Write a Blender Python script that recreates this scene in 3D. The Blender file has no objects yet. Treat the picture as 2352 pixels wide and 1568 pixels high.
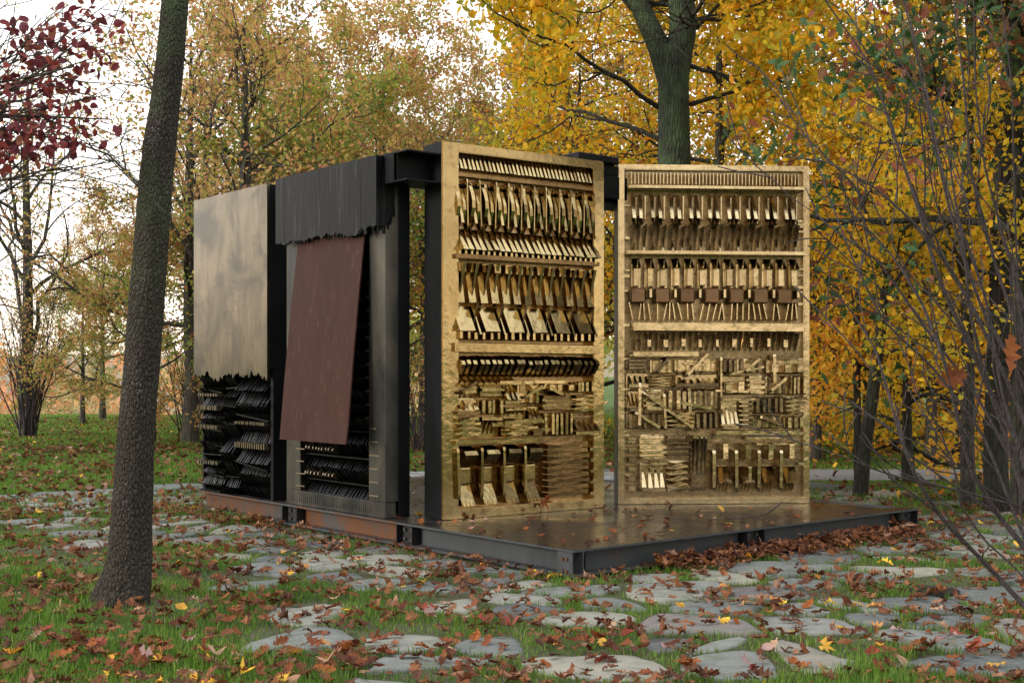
import bpy, math, random
import numpy as np
from mathutils import Vector, Matrix, Euler, noise

C = bpy.context.scene.collection
SC = bpy.context.scene
R = math.radians
random.seed(7)
rng = np.random.default_rng(11)

# ------------------------------------------------------------------ camera
CAMZ = 1.70
FL = 2872.0            # focal length in pixels of a 2352 px wide picture
cam_d = bpy.data.cameras.new('camera')
cam = bpy.data.objects.new('camera', cam_d)
C.objects.link(cam)
cam.location = (0, 0, CAMZ)
cam.rotation_euler = (R(90), 0, 0)
cam_d.sensor_width = 36
cam_d.lens = 36 * FL / 2352
cam_d.shift_y = 73 / 2352
cam_d.clip_start = 0.1
cam_d.clip_end = 3000
SC.camera = cam

def at(px, Y, py=None):
    """world X (and z) of a photo direction at depth Y metres"""
    X = (px - 1176) / FL * Y
    if py is None:
        return X
    return Vector((X, Y, CAMZ + (857 - py) / FL * Y))

def gy(py):
    return CAMZ * FL / (py - 857)

# ------------------------------------------------------------------ world
SUN_EL, SUN_AZ = R(16), R(-112)       # azimuth clockwise from +Y
w = bpy.data.worlds.new('World')
SC.world = w
w.use_nodes = True
nt = w.node_tree
bg = nt.nodes['Background']
sky = nt.nodes.new('ShaderNodeTexSky')
sky.sky_type = 'NISHITA'
sky.sun_disc = False
sky.sun_elevation = SUN_EL
sky.sun_rotation = SUN_AZ
tc = nt.nodes.new('ShaderNodeTexCoord')
sx = nt.nodes.new('ShaderNodeSeparateXYZ')
nt.links.new(tc.outputs['Generated'], sx.inputs[0])
cr = nt.nodes.new('ShaderNodeValToRGB')     # cloud deck: warm at the horizon, neutral above
cr.color_ramp.elements[0].position = 0.0
cr.color_ramp.elements[0].color = (1.0, 0.83, 0.68, 1)
cr.color_ramp.elements[1].position = 0.6
cr.color_ramp.elements[1].color = (0.93, 0.97, 1.0, 1)
e = cr.color_ramp.elements.new(0.16); e.color = (1.0, 0.95, 0.9, 1)
nt.links.new(sx.outputs['Z'], cr.inputs[0])
sc_ = nt.nodes.new('ShaderNodeVectorMath'); sc_.operation = 'SCALE'
sc_.inputs['Scale'].default_value = 11.0
nt.links.new(cr.outputs[0], sc_.inputs[0])
mx = nt.nodes.new('ShaderNodeMixRGB')
mx.inputs[0].default_value = 0.82
nt.links.new(sky.outputs[0], mx.inputs[1])
nt.links.new(sc_.outputs[0], mx.inputs[2])
nt.links.new(mx.outputs[0], bg.inputs[0])
bg.inputs[1].default_value = 0.11

sun_d = bpy.data.lights.new('sun', 'SUN')
sun_d.energy = 1.5
sun_d.angle = R(14)
sun_d.color = (1.0, 0.90, 0.78)
sun = bpy.data.objects.new('sun', sun_d)
C.objects.link(sun)
sd = Vector((math.sin(SUN_AZ) * math.cos(SUN_EL), math.cos(SUN_AZ) * math.cos(SUN_EL), math.sin(SUN_EL)))
sun.rotation_euler = sd.to_track_quat('Z', 'Y').to_euler()
sun.location = (-10, -5, 12)

SC.view_settings.view_transform = 'Standard'
SC.view_settings.look = 'None'
SC.view_settings.gamma = 1
SC.view_settings.exposure = 0.95
SC.view_settings.use_curve_mapping = False
SC.render.engine = 'CYCLES'
SC.cycles.use_denoising = True
SC.cycles.max_bounces = 7
SC.cycles.diffuse_bounces = 3
SC.cycles.glossy_bounces = 3
SC.cycles.transmission_bounces = 3
SC.cycles.sample_clamp_indirect = 6
SC.cycles.use_adaptive_sampling = True
SC.cycles.adaptive_threshold = 0.015

# ------------------------------------------------------------------ node helpers
class NT:
    def __init__(s, name):
        s.m = bpy.data.materials.new(name); s.m.use_nodes = True
        s.t = s.m.node_tree
        s.p = s.t.nodes['Principled BSDF']
        s.out = s.t.nodes['Material Output']
    def n(s, kind, **kw):
        x = s.t.nodes.new('ShaderNode' + kind)
        for k, v in kw.items():
            if k in ('inputs',):
                for a, b in v.items(): x.inputs[a].default_value = b
            else: setattr(x, k, v)
        return x
    def l(s, a, b): s.t.links.new(a, b)
    def coord(s, which='Object', scale=(1, 1, 1)):
        t = s.n('TexCoord'); mp = s.n('Mapping'); mp.inputs['Scale'].default_value = scale
        s.l(t.outputs[which], mp.inputs[0]); return mp.outputs[0]
    def pos(s, scale=(1, 1, 1)):
        t = s.n('NewGeometry'); mp = s.n('Mapping'); mp.inputs['Scale'].default_value = scale
        s.l(t.outputs['Position'], mp.inputs[0]); return mp.outputs[0]
    def noise(s, vec, scale, detail=5, rough=0.6, dist=0.0):
        x = s.n('TexNoise', inputs={'Scale': scale, 'Detail': detail, 'Roughness': rough, 'Distortion': dist})
        s.l(vec, x.inputs['Vector']); return x.outputs['Fac']
    def vor(s, vec, scale, feature='F1', rnd=1.0):
        x = s.n('TexVoronoi', feature=feature, inputs={'Scale': scale, 'Randomness': rnd})
        s.l(vec, x.inputs['Vector']); return x.outputs['Distance']
    def ramp(s, fac, stops):
        x = s.n('ValToRGB'); cr = x.color_ramp
        while len(cr.elements) < len(stops): cr.elements.new(0.5)
        for el, (p, c) in zip(cr.elements, stops):
            el.position = p; el.color = (c[0], c[1], c[2], 1) if not isinstance(c, (int, float)) else (c, c, c, 1)
        s.l(fac, x.inputs[0]); return x.outputs[0]
    def mix(s, fac, a, b, mode='MIX'):
        x = s.n('MixRGB', blend_type=mode)
        for i, v in ((0, fac), (1, a), (2, b)):
            if isinstance(v, (int, float)): x.inputs[i].default_value = v if i == 0 else (v, v, v, 1)
            elif isinstance(v, tuple): x.inputs[i].default_value = (*v, 1)
            else: s.l(v, x.inputs[i])
        return x.outputs[0]
    def math(s, op, a, b=0.0):
        x = s.n('Math', operation=op)
        for i, v in ((0, a), (1, b)):
            if isinstance(v, (int, float)): x.inputs[i].default_value = v
            else: s.l(v, x.inputs[i])
        return x.outputs[0]
    def set(s, color=None, rough=None, metal=None, bump=None, bstr=0.4, bdist=0.01, spec=None):
        for k, v in (('Base Color', color), ('Roughness', rough), ('Metallic', metal), ('Specular IOR Level', spec)):
            if v is None: continue
            if isinstance(v, tuple): s.p.inputs[k].default_value = (*v, 1)
            elif isinstance(v, (int, float)): s.p.inputs[k].default_value = v
            else: s.l(v, s.p.inputs[k])
        if bump is not None:
            b = s.n('Bump', inputs={'Strength': bstr, 'Distance': bdist})
            s.l(bump, b.inputs['Height']); s.l(b.outputs[0], s.p.inputs['Normal'])
        return s.m

M = {}
def bronze(name, c1, c2, r1, r2, dirt=(0.10, 0.06, 0.03), dirt_amt=0.5):
    a = NT(name); p = a.pos()
    n1 = a.noise(p, 2.2, 6, 0.65, 0.3); n2 = a.noise(p, 14, 5, 0.7); n3 = a.noise(p, 60, 3, 0.6)
    col = a.mix(a.ramp(n1, [(0.35, 0.0), (0.7, 1.0)]), c1, c2)
    oi = a.n('ObjectInfo')
    col = a.mix(a.ramp(oi.outputs['Random'], [(0.0, 0.55), (0.35, 0.0), (1.0, 0.0)]), col, (c2[0] * .45, c2[1] * .42, c2[2] * .42))
    col = a.mix(a.math('MULTIPLY', a.ramp(n2, [(0.52, 0.0), (0.72, 1.0)]), dirt_amt), col, dirt)
    ro = a.math('ADD', a.math('MULTIPLY', n2, r2 - r1), r1)
    n4 = a.noise(p, 7, 3, 0.5)
    return a.set(col, ro, 1.0, a.math('ADD', a.math('ADD', a.math('MULTIPLY', n2, .7), a.math('MULTIPLY', n3, 0.2)), a.math('MULTIPLY', n4, 1.6)), 0.16, 0.013)
M['gold'] = bronze('polished_bronze', (0.50, 0.375, 0.18), (0.41, 0.295, 0.13), 0.05, 0.27, dirt_amt=0.45)
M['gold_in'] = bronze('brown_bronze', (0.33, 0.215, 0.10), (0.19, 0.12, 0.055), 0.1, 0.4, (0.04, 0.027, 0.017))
M['pale'] = bronze('pale_bronze', (0.60, 0.475, 0.275), (0.48, 0.365, 0.195), 0.05, 0.27, dirt_amt=0.45)
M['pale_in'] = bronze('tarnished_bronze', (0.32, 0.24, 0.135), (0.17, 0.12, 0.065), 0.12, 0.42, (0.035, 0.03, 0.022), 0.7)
M['floor'] = bronze('deep_patina_floor', (0.24, 0.16, 0.08), (0.11, 0.07, 0.035), 0.3, 0.6, (0.02, 0.015, 0.01), 0.7)
M['copperpatch'] = bronze('reddish_bronze', (0.24, 0.13, 0.07), (0.17, 0.12, 0.06), 0.3, 0.6)

def darkmetal(name, c1, c2, r1, r2, metal=0.85):
    a = NT(name); p = a.pos((1, 1, 0.35))
    n1 = a.noise(p, 3, 6, 0.65, 0.4); n2 = a.noise(a.pos(), 45, 4, 0.7)
    col = a.mix(a.ramp(n1, [(0.35, 0.0), (0.72, 1.0)]), c1, c2)
    ro = a.math('ADD', a.math('MULTIPLY', n1, r2 - r1), r1)
    return a.set(col, ro, metal, n2, 0.25, 0.006)
M['black'] = darkmetal('black_patina', (0.0015, 0.002, 0.0025), (0.006, 0.007, 0.009), 0.42, 0.66, 0.0)
M['black'].node_tree.nodes['Principled BSDF'].inputs['Specular IOR Level'].default_value = 0.14
M['slate'] = darkmetal('slate_bronze', (0.045, 0.048, 0.050), (0.13, 0.12, 0.10), 0.2, 0.5)
M['relief_dark'] = darkmetal('dark_relief_bronze', (0.010, 0.011, 0.012), (0.035, 0.034, 0.032), 0.25, 0.5, 0.9)
M['relief_tip'] = darkmetal('rubbed_relief_edges', (0.34, 0.29, 0.21), (0.20, 0.16, 0.11), 0.3, 0.5, 1.0)

def plate_mat():
    a = NT('stained_pewter_bronze'); p = a.pos((1, 1, 0.25))
    n1 = a.noise(p, 5, 7, 0.7, 0.5); n0 = a.noise(a.pos(), 1.3, 4, 0.6, 0.8); n2 = a.noise(a.pos(), 90, 3, 0.7)
    sp = a.vor(a.pos(), 26)
    col = a.mix(a.ramp(n1, [(0.38, 0.0), (0.7, 1.0)]), (0.25, 0.215, 0.16), (0.145, 0.128, 0.10))
    col = a.mix(a.ramp(n0, [(0.45, 0.0), (0.62, 0.85)]), col, (0.10, 0.095, 0.085))
    col = a.mix(a.ramp(sp, [(0.04, 0.7), (0.10, 0.0)]), col, (0.05, 0.05, 0.05))
    return a.set(col, a.math('ADD', a.math('MULTIPLY', n1, 0.18), 0.14), 1.0, a.math('ADD', n1, a.math('MULTIPLY', n2, 0.15)), 0.12, 0.02)
M['plate'] = plate_mat()

def hood_mat():
    a = NT('streaked_dark_bronze'); p = a.pos((1, 1, 0.06))
    n1 = a.noise(p, 22, 5, 0.7, 0.2); n2 = a.noise(a.pos(), 50, 4)
    col = a.mix(a.ramp(n1, [(0.52, 0.0), (0.80, 1.0)]), (0.004, 0.005, 0.006), (0.065, 0.067, 0.068))
    return a.set(col, a.math('ADD', a.math('MULTIPLY', n1, 0.3), 0.28), 0.8, a.math('ADD', n1, a.math('MULTIPLY', n2, 0.2)), 0.3, 0.01)
M['hood'] = hood_mat()

def corten():
    a = NT('rusted_sheet'); p = a.pos((1, 1, 0.3))
    n1 = a.noise(p, 5, 7, 0.7, 0.5); n2 = a.noise(a.pos(), 120, 3, 0.7)
    col = a.mix(a.ramp(n1, [(0.3, 0.0), (0.75, 1.0)]), (0.028, 0.009, 0.007), (0.046, 0.018, 0.014))
    n3 = a.noise(a.pos((1, 1, 0.15)), 28, 3)
    col = a.mix(a.ramp(n3, [(0.60, 0.0), (0.78, 0.6)]), col, (0.12, 0.07, 0.055))
    a.p.inputs['Specular IOR Level'].default_value = 0.12
    return a.set(col, 0.6, 0.0, a.math('ADD', n2, n1), 0.25, 0.004)
M['rust_sheet'] = corten()

def steel(name, rust):
    a = NT(name); p = a.pos((1, 1, 0.5))
    n1 = a.noise(p, 1.8, 6, 0.65, 0.6); n2 = a.noise(a.pos((1, 1, 0.2)), 9, 6, 0.7); n3 = a.noise(a.pos(), 80, 3)
    col = a.mix(n2, (0.030, 0.037, 0.043), (0.068, 0.074, 0.076))
    fac = a.ramp(a.math('ADD', a.math('MULTIPLY', n1, 0.6), a.math('MULTIPLY', n2, 0.4)), [(0.62 - rust * 0.42, 0.0), (0.76 - rust * 0.42, 1.0)])
    rc = a.mix(n3, (0.070, 0.026, 0.011), (0.145, 0.060, 0.024))
    col = a.mix(fac, col, rc)
    return a.set(col, 0.6, 0.1, n3, 0.25, 0.005, 0.25)
M['steel'] = steel('grey_painted_steel', 0.12)
M['steel_dusty'] = steel('dusty_rusting_steel', 0.35)
M['steel_rust'] = steel('rusting_steel', 0.50)
M['steel_black'] = darkmetal('black_steel', (0.005, 0.005, 0.006), (0.014, 0.014, 0.016), 0.45, 0.7, 0.2)

def deck_mat():
    a = NT('wet_dark_deck'); p = a.pos()
    n1 = a.noise(p, 1.4, 6, 0.65, 0.6); n2 = a.noise(p, 18, 5, 0.7)
    col = a.mix(a.ramp(n1, [(0.3, 0.0), (0.7, 1.0)]), (0.010, 0.009, 0.009), (0.028, 0.024, 0.021))
    ro = a.ramp(a.math('ADD', a.math('MULTIPLY', n1, 0.7), a.math('MULTIPLY', n2, 0.3)), [(0.35, 0.16), (0.68, 0.45)])
    return a.set(col, ro, 0.0, n2, 0.06, 0.01, 0.5)
M['deck'] = deck_mat()

def bark(name, c1, c2, scale, zs, lichen=0.0, green=0.0, bs=0.9, moss_top=False):
    a = NT(name); p = a.pos((1, 1, zs))
    v = a.vor(p, scale, 'DISTANCE_TO_EDGE'); n1 = a.noise(p, scale * 1.6, 6, 0.7, 0.4); n2 = a.noise(a.pos(), 3.0, 5, 0.65)
    h = a.math('ADD', a.ramp(v, [(0.0, 0.0), (0.25, 1.0)]), a.math('MULTIPLY', n1, 0.8))
    col = a.mix(a.ramp(h, [(0.3, 0.0), (1.3, 1.0)]), c1, c2)
    col = a.mix(a.ramp(n1, [(0.4, 0.0), (0.8, 1.0)]), col, c2)
    if lichen:
        l = a.vor(a.pos(), scale * 1.3); l2 = a.noise(a.pos(), 2.2, 3)
        f = a.math('MULTIPLY', a.ramp(l, [(0.12, 1.0), (0.24, 0.0)]), a.ramp(l2, [(0.45, 0.0), (0.6, lichen)]))
        col = a.mix(f, col, (0.34, 0.35, 0.33))
    if green:
        g = a.math('MULTIPLY', a.ramp(n2, [(0.4, 0.0), (0.65, green)]), 1.0)
        if moss_top:
            t = a.n('NewGeometry'); s_ = a.n('SeparateXYZ'); a.l(t.outputs['Position'], s_.inputs[0])
            g = a.math('MULTIPLY', g, a.ramp(a.math('MULTIPLY', s_.outputs['Z'], 0.2), [(0.35, 0.12), (0.75, 1.0)]))
        col = a.mix(g, col, (0.075, 0.12, 0.05))
    return a.set(col, 0.9, 0.0, h, bs, 0.02, 0.25)
M['bark_near'] = bark('lichened_plated_bark', (0.009, 0.007, 0.006), (0.052, 0.042, 0.034), 44, 0.5, 0.9, 0.6, 0.9, True)
M['bark_green'] = bark('mossy_furrowed_bark', (0.006, 0.008, 0.006), (0.034, 0.042, 0.028), 22, 0.18, 0.15, 0.6)
M['bark'] = bark('dark_bark', (0.008, 0.007, 0.006), (0.034, 0.028, 0.023), 18, 0.2, 0.1, 0.15)
M['bark_grey'] = bark('grey_bark', (0.018, 0.016, 0.014), (0.075, 0.064, 0.055), 16, 0.25, 0.1, 0.15)
M['twig'] = bark('smooth_grey_twig_bark', (0.020, 0.015, 0.015), (0.055, 0.045, 0.047), 60, 0.2, 0.0, 0.0, 0.3)

def leafmat(name, stops, trans=0.4, rough=0.55):
    a = NT(name)
    at_ = a.n('Attribute', attribute_name='tint')
    col = a.ramp(at_.outputs['Fac'], stops)
    a.set(col, rough, 0.0, spec=0.3)
    tr = a.n('BsdfTranslucent'); a.l(col, tr.inputs[0])
    mx = a.n('MixShader', inputs={0: trans})
    a.l(a.p.outputs[0], mx.inputs[1]); a.l(tr.outputs[0], mx.inputs[2]); a.l(mx.outputs[0], a.out.inputs[0])
    return a.m
YEL = [(0, (0.30, 0.31, 0.03)), (0.25, (0.58, 0.43, 0.025)), (0.6, (0.74, 0.44, 0.018)), (0.88, (0.74, 0.31, 0.018)), (1, (0.42, 0.15, 0.02))]
ORA = [(0, (0.55, 0.45, 0.04)), (0.35, (0.78, 0.45, 0.04)), (0.75, (0.82, 0.36, 0.04)), (1, (0.70, 0.24, 0.04))]
OAK = [(0, (0.18, 0.24, 0.05)), (0.3, (0.38, 0.34, 0.07)), (0.55, (0.56, 0.35, 0.10)), (0.85, (0.58, 0.30, 0.14)), (1, (0.36, 0.15, 0.08))]
OLI = [(0, (0.13, 0.21, 0.05)), (0.45, (0.29, 0.34, 0.06)), (0.8, (0.48, 0.40, 0.07)), (1, (0.40, 0.17, 0.05))]
RED = [(0, (0.09, 0.018, 0.028)), (0.4, (0.18, 0.032, 0.045)), (0.75, (0.30, 0.055, 0.05)), (1, (0.22, 0.08, 0.04))]
GRN = [(0, (0.035, 0.085, 0.03)), (0.5, (0.07, 0.14, 0.04)), (0.8, (0.22, 0.10, 0.045)), (1, (0.30, 0.09, 0.05))]
LIT = [(0, (0.060, 0.020, 0.011)), (0.3, (0.115, 0.040, 0.018)), (0.55, (0.185, 0.065, 0.024)), (0.75, (0.26, 0.11, 0.045)), (0.88, (0.34, 0.21, 0.16)), (0.94, (0.62, 0.26, 0.03)), (1, (0.72, 0.45, 0.05))]
M['yel'] = leafmat('yellow_leaves', YEL, 0.55)
M['ora'] = leafmat('orange_leaves', ORA, 0.55)
M['oak'] = leafmat('brown_oak_leaves', OAK, 0.55)
M['oli'] = leafmat('olive_leaves', OLI, 0.5)
M['red'] = leafmat('plum_red_leaves', RED, 0.35)
PAL = [(0, (0.33, 0.34, 0.16)), (0.35, (0.52, 0.40, 0.20)), (0.6, (0.76, 0.38, 0.15)), (0.8, (0.70, 0.28, 0.16)), (1, (0.50, 0.42, 0.40))]  # leaf colours paled in place of haze over the valley
M['pal'] = leafmat('haze_paled_valley_leaves', PAL, 0.3)
M['grn'] = leafmat('green_and_russet_leaves', GRN, 0.35)
M['lit'] = leafmat('fallen_leaves', LIT, 0.15, 0.7)
M['grass'] = leafmat('grass_blades', [(0, (0.05, 0.11, 0.016)), (0.45, (0.11, 0.22, 0.025)), (0.8, (0.20, 0.29, 0.04)), (1, (0.34, 0.33, 0.11))], 0.4)

def solid_leaf(name, c, c2):
    a = NT(name); n1 = a.noise(a.coord('Object'), 14, 4)
    col = a.mix(a.ramp(n1, [(0.35, 0.0), (0.7, 1.0)]), c, c2)
    a.set(col, 0.7, 0.0, n1, 0.3, 0.01, 0.2)
    tr = a.n('BsdfTranslucent'); a.l(col, tr.inputs[0]); mx = a.n('MixShader', inputs={0: 0.12})
    a.l(a.p.outputs[0], mx.inputs[1]); a.l(tr.outputs[0], mx.inputs[2]); a.l(mx.outputs[0], a.out.inputs[0])
    return a.m
LEAFC = {
 'rust brown': solid_leaf('leaf_rust_brown', (0.15, 0.043, 0.016), (0.21, 0.065, 0.022)),
 'dark brown': solid_leaf('leaf_dark_brown', (0.065, 0.019, 0.010), (0.11, 0.033, 0.016)),
 'orange brown': solid_leaf('leaf_orange_brown', (0.29, 0.09, 0.022), (0.21, 0.06, 0.018)),
 'pale tan': solid_leaf('leaf_pale_tan', (0.36, 0.22, 0.14), (0.46, 0.30, 0.19)),
 'pinkish grey': solid_leaf('leaf_pinkish_grey', (0.36, 0.24, 0.23), (0.28, 0.17, 0.16)),
 'yellow': solid_leaf('leaf_yellow', (0.55, 0.33, 0.05), (0.42, 0.20, 0.04)),
 'red': solid_leaf('leaf_red', (0.24, 0.05, 0.03), (0.20, 0.05, 0.03)),
}
def ground_mat():
    a = NT('mossy_soil'); p = a.pos()
    n1 = a.noise(p, 0.7, 6, 0.7); n2 = a.noise(p, 30, 6, 0.75); n3 = a.noise(p, 7, 5, 0.7)
    col = a.mix(a.ramp(n3, [(0.35, 0.0), (0.65, 1.0)]), (0.04, 0.075, 0.012), (0.075, 0.13, 0.02))
    col = a.mix(a.ramp(n2, [(0.5, 0.0), (0.7, 0.8)]), col, (0.075, 0.042, 0.022))
    return a.set(col, 0.95, 0.0, n2, 0.8, 0.03, 0.2)
M['ground'] = ground_mat()
def stone_mat():
    a = NT('weathered_fieldstone'); p = a.pos()
    oi = a.n('ObjectInfo')
    base = a.ramp(oi.outputs['Random'], [(0.0, (0.075, 0.083, 0.085)), (0.3, (0.135, 0.145, 0.135)), (0.55, (0.20, 0.205, 0.185)), (0.75, (0.30, 0.28, 0.22)), (0.9, (0.16, 0.135, 0.13)), (1.0, (0.055, 0.06, 0.067))])
    n1 = a.noise(p, 6, 7, 0.7, 0.6); n2 = a.noise(p, 70, 4, 0.7); n3 = a.noise(a.pos((1, 3, 1)), 14, 6, 0.7, 0.5)
    col = a.mix(a.math('MULTIPLY', a.ramp(n1, [(0.4, 0.0), (0.7, 1.0)]), 0.55), base, (0.055, 0.065, 0.055))
    col = a.mix(a.math('MULTIPLY', a.ramp(n3, [(0.5, 0.0), (0.72, 1.0)]), 0.55), col, (0.29, 0.30, 0.285))
    n5 = a.noise(p, 2.6, 5, 0.7)
    col = a.mix(a.math('MULTIPLY', a.ramp(n5, [(0.56, 0.0), (0.68, 1.0)]), 0.6), col, (0.06, 0.085, 0.03))
    return a.set(col, 0.72, 0.0, a.math('ADD', n3, a.math('MULTIPLY', n2, 0.35)), 0.55, 0.02, 0.4)
M['stone'] = stone_mat()
def simple(name, c1, c2, sc, rough=0.9, bs=0.5):
    a = NT(name); n1 = a.noise(a.pos(), sc, 6, 0.7)
    return a.set(a.mix(a.ramp(n1, [(0.35, 0.0), (0.65, 1.0)]), c1, c2), rough, 0.0, n1, bs, 0.02)
M['gravel'] = simple('grey_gravel', (0.16, 0.17, 0.18), (0.30, 0.31, 0.33), 25)
M['hill'] = simple('distant_wooded_hill', (0.12, 0.13, 0.08), (0.30, 0.20, 0.12), 0.08)

# ------------------------------------------------------------------ mesh helpers
def link(name, me, mat=None, parent=None):
    o = bpy.data.objects.new(name, me); C.objects.link(o)
    if mat is not None and me is not None and not me.materials: me.materials.append(mat)
    if parent is not None: o.parent = parent
    return o
def tag(o, label, cat, group=None, kind=None):
    o['label'] = label; o['category'] = cat
    if group: o['group'] = group
    if kind: o['kind'] = kind
    return o
def empty(name, loc, rz=0.0):
    o = bpy.data.objects.new(name, None); C.objects.link(o)
    o.location = loc; o.rotation_euler = (0, 0, rz); o.empty_display_size = 0.3
    return o
def structure(o):
    o['kind'] = 'structure'; return o

def np_mesh(name, V, F, mat, tint=None, smooth=False, fmat=None):
    """V (n,3), F (m,k) equal-size polygons"""
    me = bpy.data.meshes.new(name)
    V = np.ascontiguousarray(V, dtype=np.float32); F = np.ascontiguousarray(F, dtype=np.int32)
    m, k = F.shape
    me.vertices.add(len(V)); me.vertices.foreach_set('co', V.ravel())
    me.loops.add(m * k); me.loops.foreach_set('vertex_index', F.ravel())
    me.polygons.add(m); me.polygons.foreach_set('loop_start', np.arange(0, m * k, k, dtype=np.int32))
    me.polygons.foreach_set('use_smooth', np.full(m, smooth, dtype=bool))
    if tint is not None:
        at_ = me.attributes.new('tint', 'FLOAT', 'POINT'); at_.data.foreach_set('value', np.ascontiguousarray(tint, dtype=np.float32))
    me.update(calc_edges=True)
    if mat is not None: me.materials.append(mat)
    return me

class MB:
    def __init__(s): s.v = []; s.f = []
    def add(s, vs, fs, mtx=None):
        o = len(s.v)
        s.v += [tuple(mtx @ Vector(v)) if mtx is not None else tuple(v) for v in vs]
        s.f += [tuple(i + o for i in f) for f in fs]
    def box(s, x0, y0, z0, x1, y1, z1, b=0.0, mtx=None):
        if x1 < x0: x0, x1 = x1, x0
        if y1 < y0: y0, y1 = y1, y0
        if z1 < z0: z0, z1 = z1, z0
        if b <= 0:
            vs = [(x, y, z) for z in (z0, z1) for y in (y0, y1) for x in (x0, x1)]
            fs = [(0, 2, 3, 1), (4, 5, 7, 6), (0, 1, 5, 4), (2, 6, 7, 3), (0, 4, 6, 2), (1, 3, 7, 5)]
        else:
            b = min(b, (x1 - x0) * .3, (y1 - y0) * .3, (z1 - z0) * .3)
            import itertools
            vs = []; idx = {}
            for sx_ in (0, 1):
                for sy in (0, 1):
                    for sz in (0, 1):
                        c = ((x0, x1)[sx_], (y0, y1)[sy], (z0, z1)[sz]); d = (1 - 2 * sx_, 1 - 2 * sy, 1 - 2 * sz)
                        for ax in range(3):
                            p = [c[i] + (0 if i == ax else d[i] * b) for i in range(3)]
                            idx[(sx_, sy, sz, ax)] = len(vs); vs.append(tuple(p))
            fs = []
            for ax in range(3):
                o1, o2 = [i for i in range(3) if i != ax]
                for s_ in (0, 1):
                    q = []
                    for a_, b_ in ((0, 0), (1, 0), (1, 1), (0, 1)):
                        k = [0, 0, 0]; k[ax] = s_; k[o1] = a_; k[o2] = b_; q.append(idx[(*k, ax)])
                    fs.append(tuple(q))
            for ax in range(3):   # edges along ax
                o1, o2 = [i for i in range(3) if i != ax]
                for a_ in (0, 1):
                    for b_ in (0, 1):
                        k0 = [0, 0, 0]; k0[o1] = a_; k0[o2] = b_; k1 = list(k0); k1[ax] = 1
                        fs.append((idx[(*k0, o1)], idx[(*k1, o1)], idx[(*k1, o2)], idx[(*k0, o2)]))
            for k in itertools.product((0, 1), repeat=3):
                fs.append((idx[(*k, 0)], idx[(*k, 1)], idx[(*k, 2)]))
        s.add(vs, fs, mtx)
    def mesh(s, name, mat=None, smooth=False):
        me = bpy.data.meshes.new(name); me.from_pydata(s.v, [], s.f)
        import bmesh
        bm = bmesh.new(); bm.from_mesh(me); bmesh.ops.recalc_face_normals(bm, faces=bm.faces); bm.to_mesh(me); bm.free()
        if smooth: me.polygons.foreach_set('use_smooth', [True] * len(me.polygons))
        if mat: me.materials.append(mat)
        return me
    def build(s, name, mat, parent=None, smooth=False):
        return link(name, s.mesh(name, mat, smooth), None, parent)

class Tubes:
    """numpy tube collector (quads)"""
    def __init__(s): s.V = []; s.F = []; s.n = 0
    def add(s, P, r, k=6, warp=None):
        P = np.asarray(P, float); r = np.asarray(r, float); n = len(P)
        T = np.gradient(P, axis=0); T /= np.linalg.norm(T, axis=1, keepdims=True) + 1e-9
        ref = np.array([0.31, 0.95, 0.05]) if abs(T[0][2]) > .7 else np.array([0, 0, 1.0])
        A = np.cross(T, ref); A /= np.linalg.norm(A, axis=1, keepdims=True) + 1e-9
        B = np.cross(T, A)
        an = np.linspace(0, 2 * np.pi, k, endpoint=False)
        ring = np.cos(an)[None, :, None] * A[:, None, :] + np.sin(an)[None, :, None] * B[:, None, :]
        rr = r[:, None, None] * (1 if warp is None else warp[:, :, None])
        V = P[:, None, :] + ring * rr
        s.V.append(V.reshape(-1, 3))
        i = np.arange(n - 1)[:, None] * k; j = np.arange(k)[None, :]; j2 = (j + 1) % k
        F = np.stack([i + j, i + j2, i + k + j2, i + k + j], -1).reshape(-1, 4) + s.n
        s.F.append(F); s.n += n * k
    def mesh(s, name, mat):
        return np_mesh(name, np.concatenate(s.V), np.concatenate(s.F), mat, smooth=True)

# leaf outlines: local x across, y along, z up
def shape_simple():
    return np.array([(0, 0, 0), (.30, .45, .06), (0, 1, 0), (-.30, .45, .06)]), np.array([(0, 1, 2), (0, 2, 3)])
def shape_oval():
    V = [(0, 0, 0), (.24, .25, .04), (.30, .55, .06), (.14, .85, .03), (0, 1, 0), (-.14, .85, .03), (-.30, .55, .06), (-.24, .25, .04), (0, .5, -.02)]
    return np.array(V), np.array([(i, (i + 1) % 8, 8) for i in range(8)])
def shape_oak():
    ys = [0, .12, .24, .36, .48, .60, .72, .84, .93, 1.0]
    wd = [.02, .05, .22, .09, .33, .12, .29, .10, .15, .02]
    sw = [0, 0, .05, -.01, .07, 0, .07, 0, .02, 0]
    V = []
    for y in ys: V.append((0, y, 0))
    for y, w_, s_ in zip(ys, wd, sw): V.append((w_, y + s_, .02))
    for y, w_, s_ in zip(ys, wd, sw): V.append((-w_, y + s_, .02))
    F = []
    n = len(ys)
    for i in range(n - 1):
        F += [(i, n + i, n + i + 1), (i, n + i + 1, i + 1), (i, i + 1, 2 * n + i + 1), (i, 2 * n + i + 1, 2 * n + i)]
    # stalk
    return np.array(V), np.array(F)
def shape_maple():
    V = [(0, 0.15, 0)]
    tips = [(-150, .35), (-95, .55), (-68, .28), (-45, .62), (-20, .30), (0, .85), (20, .30), (45, .62), (68, .28), (95, .55), (150, .35)]
    for a_, r_ in tips: V.append((math.sin(R(a_)) * r_, .15 + math.cos(R(a_)) * r_, .02))
    return np.array(V), np.array([(0, i, i + 1) for i in range(1, 11)])

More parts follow.
